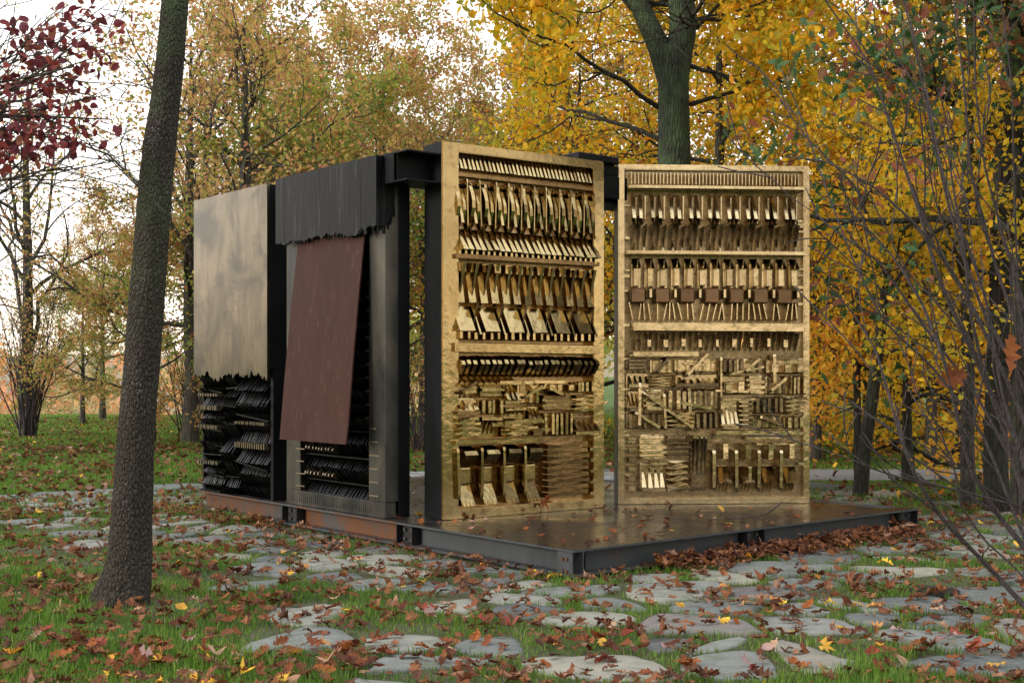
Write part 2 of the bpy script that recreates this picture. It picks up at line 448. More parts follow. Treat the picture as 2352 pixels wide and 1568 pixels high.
def rotmats(n, rng, flat=None):
    """random rotations; flat: std of tilt in radians (leaves lying flat) or None for any"""
    if flat is None:
        q = rng.normal(size=(n, 4)); q /= np.linalg.norm(q, axis=1, keepdims=True)
        a, b, c, d = q.T
        return np.stack([np.stack([1 - 2 * (c * c + d * d), 2 * (b * c - a * d), 2 * (b * d + a * c)], -1),
                         np.stack([2 * (b * c + a * d), 1 - 2 * (b * b + d * d), 2 * (c * d - a * b)], -1),
                         np.stack([2 * (b * d - a * c), 2 * (c * d + a * b), 1 - 2 * (b * b + c * c)], -1)], 1)
    yaw = rng.uniform(0, 2 * np.pi, n); tx = rng.normal(0, flat, n); ty = rng.normal(0, flat, n)
    cy, sy = np.cos(yaw), np.sin(yaw); cx, sx_ = np.cos(tx), np.sin(tx); cv, sv = np.cos(ty), np.sin(ty)
    o = np.zeros(n); i = np.ones(n)
    Z = np.stack([np.stack([cy, -sy, o], -1), np.stack([sy, cy, o], -1), np.stack([o, o, i], -1)], 1)
    X = np.stack([np.stack([i, o, o], -1), np.stack([o, cx, -sx_], -1), np.stack([o, sx_, cx], -1)], 1)
    Y = np.stack([np.stack([cv, o, sv], -1), np.stack([o, i, o], -1), np.stack([-sv, o, cv], -1)], 1)
    return Z @ X @ Y
def leaves_mesh(name, P, size, tint, shape, mat, rng, flat=None, curl=0.0, droop=0.0):
    S, F = shape; n = len(P); k = len(S)
    L = np.repeat(S[None], n, 0).copy(); L[:, :, 1] -= .5
    if curl:
        c1 = rng.normal(0.4, 1, n) * curl; c2 = rng.normal(0.2, 1, n) * curl
        L[:, :, 2] += c1[:, None] * (L[:, :, 0] ** 2) * 2.2 + c2[:, None] * (L[:, :, 1] ** 2) * 1.3 + rng.normal(0, curl * .06, (n, k))
        L[:, :, 0] += rng.normal(0, .02, (n, k))
    L *= size[:, None, None]
    Rm = rotmats(n, rng, flat)
    V = np.einsum('nij,nkj->nki', Rm, L) + P[:, None, :]
    FF = (F[None] + (np.arange(n) * k)[:, None, None]).reshape(-1, F.shape[1])
    return np_mesh(name, V.reshape(-1, 3), FF, mat, np.repeat(np.clip(tint, 0, 1), k))

# ------------------------------------------------------------------ platform frame of reference
P0 = Vector((0.498, 10.21, 0)); dL = Vector((-.6375, .7705, 0)); dR = Vector((.7705, .6375, 0))
ANG = math.atan2(dR.y, dR.x)
LU, LV = 6.89, 5.01
def UV(u, v, z=0.0): return P0 + dL * u + dR * v + Vector((0, 0, z))
def to_uv(X, Y):
    rx, ry = X - P0.x, Y - P0.y
    return rx * dL.x + ry * dL.y, rx * dR.x + ry * dR.y
# local platform frame used below: x = v (along dR), y = u (along dL)
ZT = 0.25

# ------------------------------------------------------------------ terrain
def hgt(x, y):
    """gentle lawn, dropping away beyond the crest on the left"""
    h = 0.0
    d = y - 46 + 0.15 * x
    drop = np.clip(d, 0, 60)
    h = h - 0.0016 * drop ** 2 * np.clip((8 - x) / 20, 0, 1) - 0.02 * np.clip(d, 0, 400) * np.clip((8 - x) / 20, 0, 1)
    return np.maximum(h, -14)
def build_ground():
    xs = np.concatenate([np.linspace(-900, -80, 12), np.linspace(-60, 60, 61), np.linspace(80, 900, 12)])
    ys = np.concatenate([np.linspace(-300, -25, 6), np.linspace(-20, 110, 66), np.linspace(130, 1400, 16)])
    X, Y = np.meshgrid(xs, ys)
    Z = hgt(X, Y) + 0.0 * X
    V = np.stack([X, Y, Z], -1).reshape(-1, 3)
    nx = len(xs); i, j = np.meshgrid(np.arange(nx - 1), np.arange(len(ys) - 1))
    a = (j * nx + i).ravel()
    F = np.stack([a, a + 1, a + nx + 1, a + nx], -1)
    structure(link('ground', np_mesh('ground', V, F, M['ground'], smooth=True)))
build_ground()
# gravel path crossing behind on the right
def build_path():
    n = 40; V = []; F = []
    for i in range(n):
        x = -2 + i * 1.1; c = 20.6 + 0.35 * math.sin(x * .2) + .02 * x
        for k_, dy in enumerate((-1.15, -.9, .9, 1.15)):
            V.append((x, c + dy + .05 * math.sin(x * 3 + k_), .004 if k_ in (0, 3) else .02))
        if i:
            b = (i - 1) * 4
            F += [(b + k_, b + 4 + k_, b + 5 + k_, b + 1 + k_) for k_ in range(3)]
    structure(link('path', np_mesh('path', np.array(V), np.array(F), M['gravel'], smooth=True)))
build_path()
def build_hills():
    n = 90; V = []; F = []
    rows = [(0, -14), (40, -4), (90, 7), (160, 12), (300, 10)]
    for i in range(n):
        a_ = R(-75 + 150 * i / (n - 1))
        s = 1 + .45 * math.sin(a_ * 5 + 1) + .25 * math.sin(a_ * 13)
        for d, z in rows:
            r_ = 520 + d
            V.append((math.sin(a_) * r_, math.cos(a_) * r_, z * (s if z > 0 else 1)))
    for i in range(n - 1):
        for k_ in range(4):
            b = i * 5 + k_; F.append((b, b + 5, b + 6, b + 1))
    structure(link('hills', np_mesh('hills', np.array(V), np.array(F), M['hill'], smooth=True)))
build_hills()

# ------------------------------------------------------------------ paving stones
def clip_poly(poly, px, py, nx, ny):
    out = []
    n = len(poly)
    for i in range(n):
        a, b = poly[i], poly[(i + 1) % n]
        da = (a[0] - px) * nx + (a[1] - py) * ny; db = (b[0] - px) * nx + (b[1] - py) * ny
        if da <= 0: out.append(a)
        if (da < 0 < db) or (db < 0 < da):
            t = da / (da - db); out.append((a[0] + t * (b[0] - a[0]), a[1] + t * (b[1] - a[1])))
    return out
def chaikin(p, it=1):
    for _ in range(it):
        q = []
        for i in range(len(p)):
            a, b = p[i], p[(i + 1) % len(p)]
            q.append((a[0] * .77 + b[0] * .23, a[1] * .77 + b[1] * .23)); q.append((a[0] * .23 + b[0] * .77, a[1] * .23 + b[1] * .77))
        p = q
    return p
STONES = []      # polygons in world xy
def make_stones():
    r = random.Random(21)
    seeds = []
    du, dv = .50, .66
    nu, nv = int(13.5 / du), int(12.5 / dv)
    for i in range(nu):
        for j in range(nv):
            if r.random() < .06: continue
            seeds.append((-3.5 + i * du + r.uniform(-.27, .27), -3.4 + (j + .5 * (i % 2)) * dv + r.uniform(-.34, .34)))
    for (u, v) in seeds:
        if -.12 < u < LU + .1 and -.12 < v < LV + .1: continue
        # ragged outer edge
        e = min(u + 3.5, v + 3.4)
        if e < .6 and r.random() < (.6 - e) * .8: continue
        if (u + 3.3) ** 2 + (v + 3.2) ** 2 < 1.1: continue
        if noise.noise(Vector((u * .9, v * .9, 3))) > .22 and r.random() < .7: continue
        if r.random() < .06: continue
        if v < -1.7 and u > -.6 and r.random() < .72: continue
        if v < -2.4 and u > -1.6 and r.random() < .5: continue
        poly = [(u - .8, v - .8), (u + .8, v - .8), (u + .8, v + .8), (u - .8, v + .8)]
        for (a, b) in seeds:
            if (a, b) == (u, v): continue
            dx, dy = a - u, b - v
            d = math.hypot(dx, dy)
            if d > 1.9: continue
            poly = clip_poly(poly, u + dx / 2, v + dy / 2, dx / d, dy / d)
        for (px, py, nx, ny, on) in ((-.05, 0, 1, 0, u < 0), (0, -.05, 0, 1, v < 0), (LU, 0, -1, 0, u > LU), (0, LV, 0, -1, v > LV)):
            if on: poly = clip_poly(poly, px, py, nx, ny); break
        if len(poly) < 3: continue
        cx = sum(p[0] for p in poly) / len(poly); cy = sum(p[1] for p in poly) / len(poly)
        gap = r.uniform(.022, .045) if r.random() < .75 else r.uniform(.06, .10)
        q = []
        for p in poly:
            d = math.hypot(p[0] - cx, p[1] - cy); s = max(.3, (d - gap * 1.25) / d)
            q.append((cx + (p[0] - cx) * s, cy + (p[1] - cy) * s))
        q = chaikin(chaikin(q, 1), 1)
        q = [(x + r.uniform(-.014, .014), y + r.uniform(-.014, .014)) for x, y in q]
        W = [UV(a_, b_) for a_, b_ in q]
        c = UV(cx, cy)
        if c.y < 5.6: continue
        STONES.append((c, [(w_.x, w_.y) for w_ in W], r.uniform(.010, .034)))
make_stones()
STONES.sort(key=lambda s: s[0].x ** 2 + s[0].y ** 2)
print('stones', len(STONES))
def stone_arrays(c, poly, h, r):
    n = len(poly); V = []; F = []
    tx, ty = r.uniform(-.022, .022), r.uniform(-.022, .022)
    for s, z in ((1.02, -.03), (1.0, h * .55), (.93, h * .92), (.55, h * 1.08)):
        for (x, y) in poly:
            dx, dy = (x - c.x) * s, (y - c.y) * s
            zz = z + (dx * tx + dy * ty if s < 1.01 else 0) + (noise.noise(Vector((x * s * 3, y * s * 3, h * 90))) * .014 if s < 1.01 else 0)
            V.append((dx, dy, zz))
    V.append((0, 0, h * 1.08))
    for k in range(3):
        for i in range(n): F.append((k * n + i, k * n + (i + 1) % n, (k + 1) * n + (i + 1) % n, (k + 1) * n + i))
    for i in range(n): F.append((3 * n + i, 3 * n + (i + 1) % n, 4 * n))
    return V, F
bed = MB()
for (a, b, c_, d) in ((-3.4, -3.3, 0, 9.2), (LU, -3.3, 10, 9.2), (0, -3.3, LU, 0), (0, LV, LU, 9.2)):
    vs = [UV(a, b, .004), UV(c_, b, .004), UV(c_, d, .004), UV(a, d, .004)]
    bed.add([tuple(v) for v in vs], [(0, 1, 2, 3)])
paving = structure(bed.build('stone_paving', simple('mossy_joint_soil', (0.035, 0.055, 0.015), (0.075, 0.05, 0.03), 14)))
rs = random.Random(3)
rest = MB()
for i, (c, poly, h) in enumerate(STONES):
    V, F = stone_arrays(c, poly, h, rs)
    if i < 300:
        me = bpy.data.meshes.new('stone'); me.from_pydata(V, [], F); me.materials.append(M['stone'])
        me.polygons.foreach_set('use_smooth', [True] * len(me.polygons))
        o = link('stone', me, None, paving); o.location = (c.x, c.y, 0)
    else: rest.add([(v[0] + c.x, v[1] + c.y, v[2]) for v in V], F)
if rest.v:
    o = rest.build('far_stones', M['stone'], paving, True); o['kind'] = 'stuff'
# raster mask of stones for grass / leaf heights
GX0, GY0, GS, GN = -12.0, 4.0, .025, 960
mask = np.zeros((GN, GN), dtype=np.float32)
for (c, poly, h) in STONES:
    a = np.array(poly); lo = ((a.min(0) - (GX0, GY0)) / GS).astype(int); hi = ((a.max(0) - (GX0, GY0)) / GS).astype(int) + 1
    lo = np.clip(lo, 0, GN - 1); hi = np.clip(hi, 1, GN)
    xs = GX0 + (np.arange(lo[0], hi[0]) + .5) * GS; ys = GY0 + (np.arange(lo[1], hi[1]) + .5) * GS
    if not len(xs) or not len(ys): continue
    X, Y = np.meshgrid(xs, ys, indexing='ij'); ins = np.zeros(X.shape, bool)
    for i in range(len(a)):
        x1, y1 = a[i]; x2, y2 = a[(i + 1) % len(a)]
        cond = ((y1 > Y) != (y2 > Y)) & (X < (x2 - x1) * (Y - y1) / (y2 - y1 + 1e-12) + x1)
        ins ^= cond
    sub = mask[lo[0]:hi[0], lo[1]:hi[1]]; sub[ins] = h
def stone_h(x, y):
    i = np.clip(((x - GX0) / GS).astype(int), 0, GN - 1); j = np.clip(((y - GY0) / GS).astype(int), 0, GN - 1)
    ok = (x > GX0) & (x < GX0 + GN * GS) & (y > GY0) & (y < GY0 + GN * GS)
    return np.where(ok, mask[i, j], 0)

# dark round cover set among the stones at right
cov = MB()
cx, cyy = at(2145, gy(1365)), gy(1365)
n = 28
ring = lambda r_, z: [(cx + math.cos(2 * math.pi * i / n) * r_, cyy + math.sin(2 * math.pi * i / n) * r_, z) for i in range(n)]
vs = ring(.19, .0) + ring(.19, .040) + ring(.165, .044) + ring(.155, .038) + ring(.03, .040)
fs = [(k * n + i, k * n + (i + 1) % n, (k + 1) * n + (i + 1) % n, (k + 1) * n + i) for k in range(4) for i in range(n)] + [tuple(4 * n + i for i in range(n))]
cov.add(vs, fs)
tag(cov.build('round_cover', M['steel_black']), 'dark round cover set flat among the paving stones at right', 'ground cover plate')

# ------------------------------------------------------------------ platform
plat = empty('steel_platform', P0, ANG - math.pi / 2 + math.pi / 2)   # local x along dR (v), local y along dL (u)
tag(plat, 'low dark steel platform of bolted I beams with a wet black deck under the slabs', 'platform')
def ibeam_seg(mb, a, b, axis, zt=ZT, zb=0.0, fw=.11, ft=.016, wt=.012, c=0.0, inward=1):
    pass
def side_beam(a, b, axis, mat):
    """I-beam piece along the left side (axis 'u') or the front side (axis 'v'); outer flange edge on the platform border"""
    m = MB()
    def bx(p0, q0, z0, p1, q1, z1):
        # p along beam, q inward
        if axis == 'u': m.box(q0, p0, z0, q1, p1, z1, .003)
        else: m.box(p0, q0, z0, p1, q1, z1, .003)
    bx(a, 0, ZT - .018, b, .24, ZT)
    bx(a, .112, .050, b, .126, ZT - .018)
    # root fillets
    bx(a, .100, ZT - .026, b, .138, ZT - .018); bx(a, .100, .050, b, .138, .058)
    o = m.build('beam', mat, plat)
    m = MB()
    if axis == 'u': m.box(-.004, a, .028, .24, b, .0495, .003)
    else: m.box(a, -.004, .028, b, .24, .0495, .003)
    m.build('bottom_flange', M['steel_dusty'], o)
    return o
def connector(a, b, axis):
    m = MB()
    def bx(mb, p0, q0, z0, p1, q1, z1, bev=.003):
        if axis == 'u': mb.box(q0, p0, z0, q1, p1, z1, bev)
        else: mb.box(p0, q0, z0, p1, q1, z1, bev)
    bx(m, a, .006, .050, a + .014, .112, ZT - .0185); bx(m, b - .014, .006, .050, b, .112, ZT - .0185)
    bx(m, a + .014, .072, .052, b - .014, .092, ZT - .024)
    o = m.build('splice_plate', M['steel_black'], plat)
    mid = (a + b) / 2
    for dp in (-.055, .055):
        for z in (.095, .185):
            k = MB(); nn = 6
            vs = []
            for y_ in (.072, .048):
                for i in range(nn):
                    ca, sa = math.cos(i * math.pi / 3) * .017, math.sin(i * math.pi / 3) * .017
                    vs.append((y_, mid + dp + ca, z + sa) if axis == 'u' else (mid + dp + ca, y_, z + sa))
            fs = [(i, (i + 1) % 6, 6 + (i + 1) % 6, 6 + i) for i in range(6)] + [tuple(range(6, 12))]
            k.add(vs, fs); k.build('bolt', M['steel'], o)
side_beam(0.0, 2.29, 'u', M['steel']); connector(2.295, 2.565, 'u')
side_beam(2.57, 4.48, 'u', M['steel_rust']); connector(4.485, 4.815, 'u')
side_beam(4.82, LU, 'u', M['steel_rust'])
side_beam(0.245, 2.195, 'v', M['steel']); connector(2.2, 2.46, 'v')
side_beam(2.465, 4.665, 'v', M['steel']); connector(4.67, LV, 'v')
# joint gaps under connectors are closed by flange strips
for (a, b) in ((2.2905, 2.5695), (4.4805, 4.8195)):
    m = MB(); m.box(0, a, ZT - .018, .24, b, ZT, .003); m.build('flange_strip', M['steel'], plat)
    m = MB(); m.box(-.004, a, .028, .24, b, .0495, .003); m.build('flange_strip', M['steel'], plat)
for (a, b) in ((2.1955, 2.4645), (4.6655, LV)):
    m = MB(); m.box(a, 0, ZT - .018, b, .24, ZT, .003); m.build('flange_strip', M['steel'], plat)
    m = MB(); m.box(a, -.004, .028, b, .24, .0495, .003); m.build('flange_strip', M['steel'], plat)
# corner end plate with bolts and far edges
m = MB(); m.box(.003, .012, .050, .015, .20, ZT - .0185, .002); m.build('corner_plate', M['steel'], plat)
m = MB(); m.box(LV - .24, .245, ZT - .018, LV, LU, ZT, .003); m.box(LV - .24, .245, 0, LV, LU, .018, .003); m.box(LV - .13, .245, .018, LV - .115, LU, ZT - .018)
m.build('beam', M['steel'], plat)
m = MB(); m.box(.245, LU - .24, ZT - .018, LV - .245, LU, ZT, .003); m.box(.245, LU - .24, 0, LV - .245, LU, .018, .003); m.box(.245, LU - .13, .018, LV - .245, LU - .115, ZT - .018)
m.build('beam', M['steel_rust'], plat)
for dp in (.035, .085):
    for z in (.075, .175):
        for ax in ('u',):
            k = MB(); vs = []
            for y_ in (.003, -.012):
                for i in range(6):
                    ca, sa = math.cos(i * math.pi / 3) * .015, math.sin(i * math.pi / 3) * .015
                    vs.append((y_, dp + .04 + ca, z + sa))
            k.add(vs, [(i, (i + 1) % 6, 6 + (i + 1) % 6, 6 + i) for i in range(6)] + [tuple(range(6, 12))])
            k.build('bolt', M['steel_rust'], plat)
            k.build('bolt', M['steel_rust'], plat).location = (0, LU - .25, 0)
m = MB(); m.box(.06, .06, -.02, LV - .06, LU - .06, .027); m.build('gap_shade_block', M['steel_black'], plat)  # shade of the gap below the bottom flanges, built as a black block
# deck plates
g = .004
ubr = [.245, 1.15, 2.36, 3.6, 4.9, LU - .245]; vbr = [.245, 2.32, LV - .245]
for i in range(len(ubr) - 1):
    for j in range(len(vbr) - 1):
        m = MB(); m.box(vbr[j] + g, ubr[i] + g, .16, vbr[j + 1] - g, ubr[i + 1] - g, ZT - .002 + .0015 * ((i + j) % 2), .003)
        m.build('deck_plate', M['deck'], plat)
m = MB(); m.box(.002, .002, ZT, .238, LU - .002, ZT + .003, .001); m.box(.24, .002, ZT, LV - .002, .238, ZT + .003, .001)
m.build('deck_edge_strip', M['deck'], plat)
DZ = ZT + .003

# ------------------------------------------------------------------ relief pieces
UN = {}
def unit(kind):
    if kind in UN: return UN[kind]
    m = MB()
    def prism(prof, taper=1.0):
        n_ = len(prof); h = (1 - taper) / 2
        vs = [(0 + h * (1 - 0), y, z) for y, z in prof] + [(1 - h, y, z) for y, z in prof]
        fs = [tuple(range(n_)), tuple(range(n_, 2 * n_))] + [(i, (i + 1) % n_, n_ + (i + 1) % n_, n_ + i) for i in range(n_)]
        m.add(vs, fs)
    if kind == 'block': m.box(0, -1, 0, 1, 0, 1, .07)
    elif kind == 'fin':      # deep at the top, thin edge at the foot
        m.add([(0, 0, 1), (1, 0, 1), (1, -1, 1), (0, -1, 1), (.35, 0, 0), (.65, 0, 0), (.58, -.25, 0), (.42, -.25, 0)],
              [(0, 1, 2, 3), (4, 5, 6, 7), (0, 1, 5, 4), (1, 2, 6, 5), (2, 3, 7, 6), (3, 0, 4, 7)])
    elif kind == 'tooth':    # pyramid-like, deep at the foot
        m.add([(0, 0, 0), (1, 0, 0), (1, -1, .05), (0, -1, .05), (.4, 0, 1), (.6, 0, 1), (.55, -.12, 1), (.45, -.12, 1)],
              [(0, 1, 2, 3), (4, 5, 6, 7), (0, 1, 5, 4), (1, 2, 6, 5), (2, 3, 7, 6), (3, 0, 4, 7)])
    elif kind == 'rib':
        prof = [(0, 0)] + [(-math.sin(math.pi * t) ** .6 * (1 - .35 * t), t) for t in (.06, .2, .38, .56, .74, .9)] + [(0, 1)]
        prism(prof)
    elif kind == 'wedge': prism([(0, 0), (-1, .0), (-.9, .12), (-.2, 1), (0, 1)])
    elif kind == 'hook': prism([(0, .0), (-.55, .15), (-1, .62), (-.85, .80), (-.3, 1), (0, 1)], .94)
    elif kind == 'spike_right': m.add([(0, 0, 0), (0, -1, 0), (0, -1, 1), (0, 0, 1), (1, -.4, .5)], [(0, 1, 2, 3), (0, 1, 4), (1, 2, 4), (2, 3, 4), (3, 0, 4)])
    elif kind == 'spike_left': m.add([(1, 0, 0), (1, -1, 0), (1, -1, 1), (1, 0, 1), (0, -.4, .5)], [(0, 1, 2, 3), (0, 1, 4), (1, 2, 4), (2, 3, 4), (3, 0, 4)])
    UN[kind] = m
    return m
UM = {}
def umesh(kind, matkey):
    k = (kind, matkey)
    if k not in UM: UM[k] = unit(kind).mesh(kind, M[matkey])
    return UM[k]
NAMES = {'spike_right': 'spike', 'spike_left': 'spike'}
class Relief:
    def __init__(s, seed, extra=0.0): s.p = []; s.r = random.Random(seed); s.ex = extra
    def add(s, kind, x, z, w_, h, y, out, mat, rot=0.0, name=None):
        out += s.ex
        s.p.append((kind, x, z, w_, h, y, out, mat, rot, name or NAMES.get(kind, kind)))
    def row(s, kind, x0, x1, z, h, n_, y, out, mat, fill=.55, jit=.0, ojit=.1, rot=0):
        st = (x1 - x0) / n_
        for i in range(n_):
            w_ = st * fill * (1 + s.r.uniform(-jit, jit))
            s.add(kind, x0 + st * i + (st - w_) / 2, z + s.r.uniform(-jit, jit) * h * .15, w_, h * (1 + s.r.uniform(-jit, jit) * .4), y, out * (1 + s.r.uniform(-ojit, ojit)), mat, rot)
    def col(s, kind, x, w_, z0, z1, n_, y, out, mat, fill=.6, jit=.1, ojit=.2):
        st = (z1 - z0) / n_
        for i in range(n_):
            h = st * fill * (1 + s.r.uniform(-jit, jit)); ww = w_ * (1 + s.r.uniform(-jit, jit))
            s.add(kind, x if kind != 'spike_left' else x + w_ - ww, z0 + st * i + (st - h) / 2, ww, h, y, out * (1 + s.r.uniform(-ojit, ojit)), mat)
    def build(s, parent, limit=285):
        s.p.sort(key=lambda q: -(q[3] * q[4]))
        rest = {}
        for i, (kind, x, z, w_, h, y, out, mat, rot, nm) in enumerate(s.p):
            if i < limit:
                o = link(nm, umesh(kind, mat), None, parent); o.location = (x, y, z); o.scale = (w_, out, h); jt = .014 if w_ < .5 else .004
                o.rotation_euler = (s.r.gauss(0, jt), rot + s.r.gauss(0, jt), s.r.gauss(0, jt * 1.5))
            else:
                rest.setdefault(mat, MB())
                rest[mat].add(unit(kind).v, unit(kind).f, Matrix.Translation((x, y, z)) @ Matrix.Rotation(rot, 4, 'Y') @ Matrix.Diagonal((w_, out, h, 1)))
        for mat, mb in rest.items():
            o = mb.build('small_relief_pieces', M[mat], parent); o['kind'] = 'stuff'
    def cells(s, x0, z0, x1, z1, y, d, mats, minw=.20, minh=.15, maxa=.07, depth=0):
        w_, h = x1 - x0, z1 - z0; r = s.r
        if (w_ * h > maxa or depth < 2) and (w_ > 2 * minw or h > 2 * minh):
            if w_ / minw > h / minh * r.uniform(.7, 1.3):
                c = x0 + w_ * r.uniform(.38, .62); s.cells(x0, z0, c, z1, y, d, mats, minw, minh, maxa, depth + 1); s.cells(c, z0, x1, z1, y, d, mats, minw, minh, maxa, depth + 1)
            else:
                c = z0 + h * r.uniform(.38, .62); s.cells(x0, z0, x1, c, y, d, mats, minw, minh, maxa, depth + 1); s.cells(x0, c, x1, z1, y, d, mats, minw, minh, maxa, depth + 1)
            return
        g_ = .012; x0 += g_; z0 += g_; x1 -= g_; z1 -= g_; w_ = x1 - x0; h = z1 - z0
        s.add('block', x0 + .004, z0 + .004, w_ - .008, h - .008, y, d * r.uniform(.05, .5), r.choice(mats), name='backing_plate')
        mo = r.choice(['hb', 'hb', 'vb', 'sp', 'sp', 'bl', 'fin', 'diag', 'teeth'])
        mt = lambda: r.choice(mats)
        if mo == 'hb': s.col('block', x0, w_, z0, z1, max(3, int(h / .05)), y, d * .85, mt(), .62, .15, .3)
        elif mo == 'vb': s.row('block', x0, x1, z0, h, max(3, int(w_ / .06)), y, d * .85, mt(), .6, .1, .3)
        elif mo == 'sp':
            m1 = mt(); n_ = max(4, int(h / .06)); hw = w_ * .56
            s.col('spike_right', x0, hw, z0, z1, n_, y, d * .9, m1, .82); s.col('spike_left', x1 - hw, hw, z0 + .02, z1 + .01, n_, y, d * .95, m1, .75)
        elif mo == 'bl':
            nx, nz = max(1, int(w_ / .12)), max(1, int(h / .12))
            for k in range(nz): s.row('block', x0, x1, z0 + k * h / nz + .015, h / nz * .6, nx, y, d * 1.05, mt(), .55, .1, .2)
        elif mo == 'fin':
            s.row('fin', x0, x1, z0 + h * .15, h * .8, max(4, int(w_ / .05)), y, d, mt(), .5, .1, .2); s.add('block', x0, z1 - .04, w_, .035, y, d * 1.05, mt(), name='ledge')
        elif mo == 'teeth':
            s.row('tooth', x0, x1, z0 + .04, h * .85, max(4, int(w_ / .06)), y, d, mt(), .7, .1, .2); s.add('block', x0, z0, w_, .04, y, d * 1.05, mt(), name='ledge')
        else:
            s.row('block', x0, x1, z0, h, max(3, int(w_ / .08)), y, d * .45, mt(), .45, .1, .3)
            a_ = r.uniform(.3, .9) * r.choice((-1, 1)); L_ = math.hypot(w_, h) * .75
            cx_, cz_ = (x0 + x1) / 2, (z0 + z1) / 2
            s.add('block', cx_ - math.cos(a_) * L_ / 2 + 0, cz_ + math.sin(a_) * L_ / 2, L_, .035, y, d * 1.15, mt(), a_, 'bar')

def slab_body(parent, W, H, T, mx0, mx1, mz0, mz1, rec, front, side, floor):
    """slab with a rectangular recess in its front; front plane y=0, back y=T"""
    s = MB()
    s.box(0, .012, 0, W, T, H, .006) if rec <= 0 else None
    import bmesh
    xs_, zs_ = (0, mx0, W - mx1, W), (0, mz0, H - mz1, H)
    bm = bmesh.new(); gv = {}
    for k_, y_ in enumerate((0, rec + .004)):
        for i in range(4):
            for j in range(4): gv[i, j, k_] = bm.verts.new((xs_[i], y_, zs_[j]))
    for i in range(3):
        for j in range(3):
            if (i, j) == (1, 1): continue
            for k_ in (0, 1): bm.faces.new([gv[i, j, k_], gv[i + 1, j, k_], gv[i + 1, j + 1, k_], gv[i, j + 1, k_]])
    def strip(pts_l):
        for (a_, b_) in zip(pts_l, pts_l[1:] + pts_l[:1]): bm.faces.new([gv[*a_, 0], gv[*b_, 0], gv[*b_, 1], gv[*a_, 1]])
    strip([(0, 0), (1, 0), (2, 0), (3, 0), (3, 1), (3, 2), (3, 3), (2, 3), (1, 3), (0, 3), (0, 2), (0, 1)])
    strip([(1, 1), (1, 2), (2, 2), (2, 1)])
    bmesh.ops.recalc_face_normals(bm, faces=bm.faces)
    ed = [e_ for e_ in bm.edges if len(e_.link_faces) == 2 and abs(e_.calc_face_angle(0)) > .5 and min(v_.co.y for v_ in e_.verts) < .001]
    bmesh.ops.bevel(bm, geom=ed, offset=.008, segments=2, affect='EDGES')
    me = bpy.data.meshes.new('front_frame'); bm.to_mesh(me); bm.free(); link('front_frame', me, M[front], parent)
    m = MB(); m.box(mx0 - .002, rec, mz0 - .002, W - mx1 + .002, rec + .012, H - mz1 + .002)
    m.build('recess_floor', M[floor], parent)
    m = MB(); m.box(-.003, rec + .012, -.0, W + .003, T, H + .001, .006); m.box(-.0025, .012, 0, -.0005, rec + .0115, H)
    m.build('slab_body', M[side], parent)

# ---- gold slab on the left of the pair
Hc = 3.735
cA, cB = Vector((-.69, 12.32, DZ)), Vector((.998, 13.52, DZ))
Wc = (cB - cA).length
SA = empty('bronze_slab', cA, math.atan2(cB.y - cA.y, cB.x - cA.x))
tag(SA, 'tall golden bronze slab with black sides, its sunken front packed with rows of ribs and spikes', 'sculpture slab', 'upright bronze slabs on the platform')
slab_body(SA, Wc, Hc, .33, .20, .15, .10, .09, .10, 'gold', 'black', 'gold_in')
q = Relief(5, .03); y0 = .10; xl, xr = .16, Wc - .11
z = Hc - .09
q.row('tooth', xl, xr, z - .17, .22, 36, y0, .075, 'gold', .66, .0, .0)
q.add('block', xl - .01, z - .235, xr - xl + .02, .04, y0, .05, 'gold_in', name='ledge')
z -= .24
st = (xr - xl) / 11
for i in range(11):
    x = xl + i * st
    q.add('rib', x + .008, z - .47, st * .24, .44, y0, .13, 'gold'); q.add('wedge', x + st * .30, z - .46, st * .2, .42, y0, .10, 'gold'); q.add('rib', x + st * .54, z - .50, st * .2, .44, y0, .11, 'gold')
    q.add('block', x + st * .78, z - .52, st * .09, .50, y0, .09, 'gold')
    q.add('wedge', x + st * .12, z - .52, st * .55, .14, y0, .06, 'gold_in')
z -= .52
q.row('tooth', xl + .02, xr, z - .22, .24, 24, y0, .17, 'gold', .8, .05)
q.add('block', xl - .02, z - .30, xr - xl + .04, .05, y0, .12, 'gold_in', name='ledge')
q.row('block', xl, xr, z - .27, .07, 26, y0, .10, 'gold', .45)
z -= .33
q.row('fin', xl, xr, z - .43, .42, 13, y0, .14, 'gold', .28, .05); q.row('wedge', xl, xr, z - .40, .34, 13, y0, .07, 'gold', .62); q.row('block', xl, xr, z - .10, .10, 13, y0, .10, 'gold', .6)
z -= .43
st = (xr - xl) / 6
for i in range(6):
    x = xl + i * st
    q.add('wedge', x + .01, z - .26, st * .6, .25, y0, .15, 'gold'); q.add('fin', x + st * .68, z - .33, st * .08, .36, y0, .15, 'gold'); q.add('tooth', x + st * .84, z - .30, st * .08, .28, y0, .13, 'gold')
q.row('block', xl, xr, z - .34, .08, 20, y0, .11, 'gold', .4, .2)
z -= .36
q.add('block', xl - .03, z - .11, xr - xl + .05, .10, y0, .115, 'gold', name='ledge')
z -= .12
q.row('hook', xl + .02, xr, z - .24, .22, 24, y0, .14, 'gold', .62, .08); q.row('tooth', xl, xl + .75, z - .33, .12, 10, y0, .12, 'gold', .6)
z -= .27
zb = .78
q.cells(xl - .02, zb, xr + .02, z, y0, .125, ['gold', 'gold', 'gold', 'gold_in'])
q.add('block', xl - .03, zb - .04, 1.0, .045, y0, .13, 'gold', name='ledge')
st = 1.08 / 4
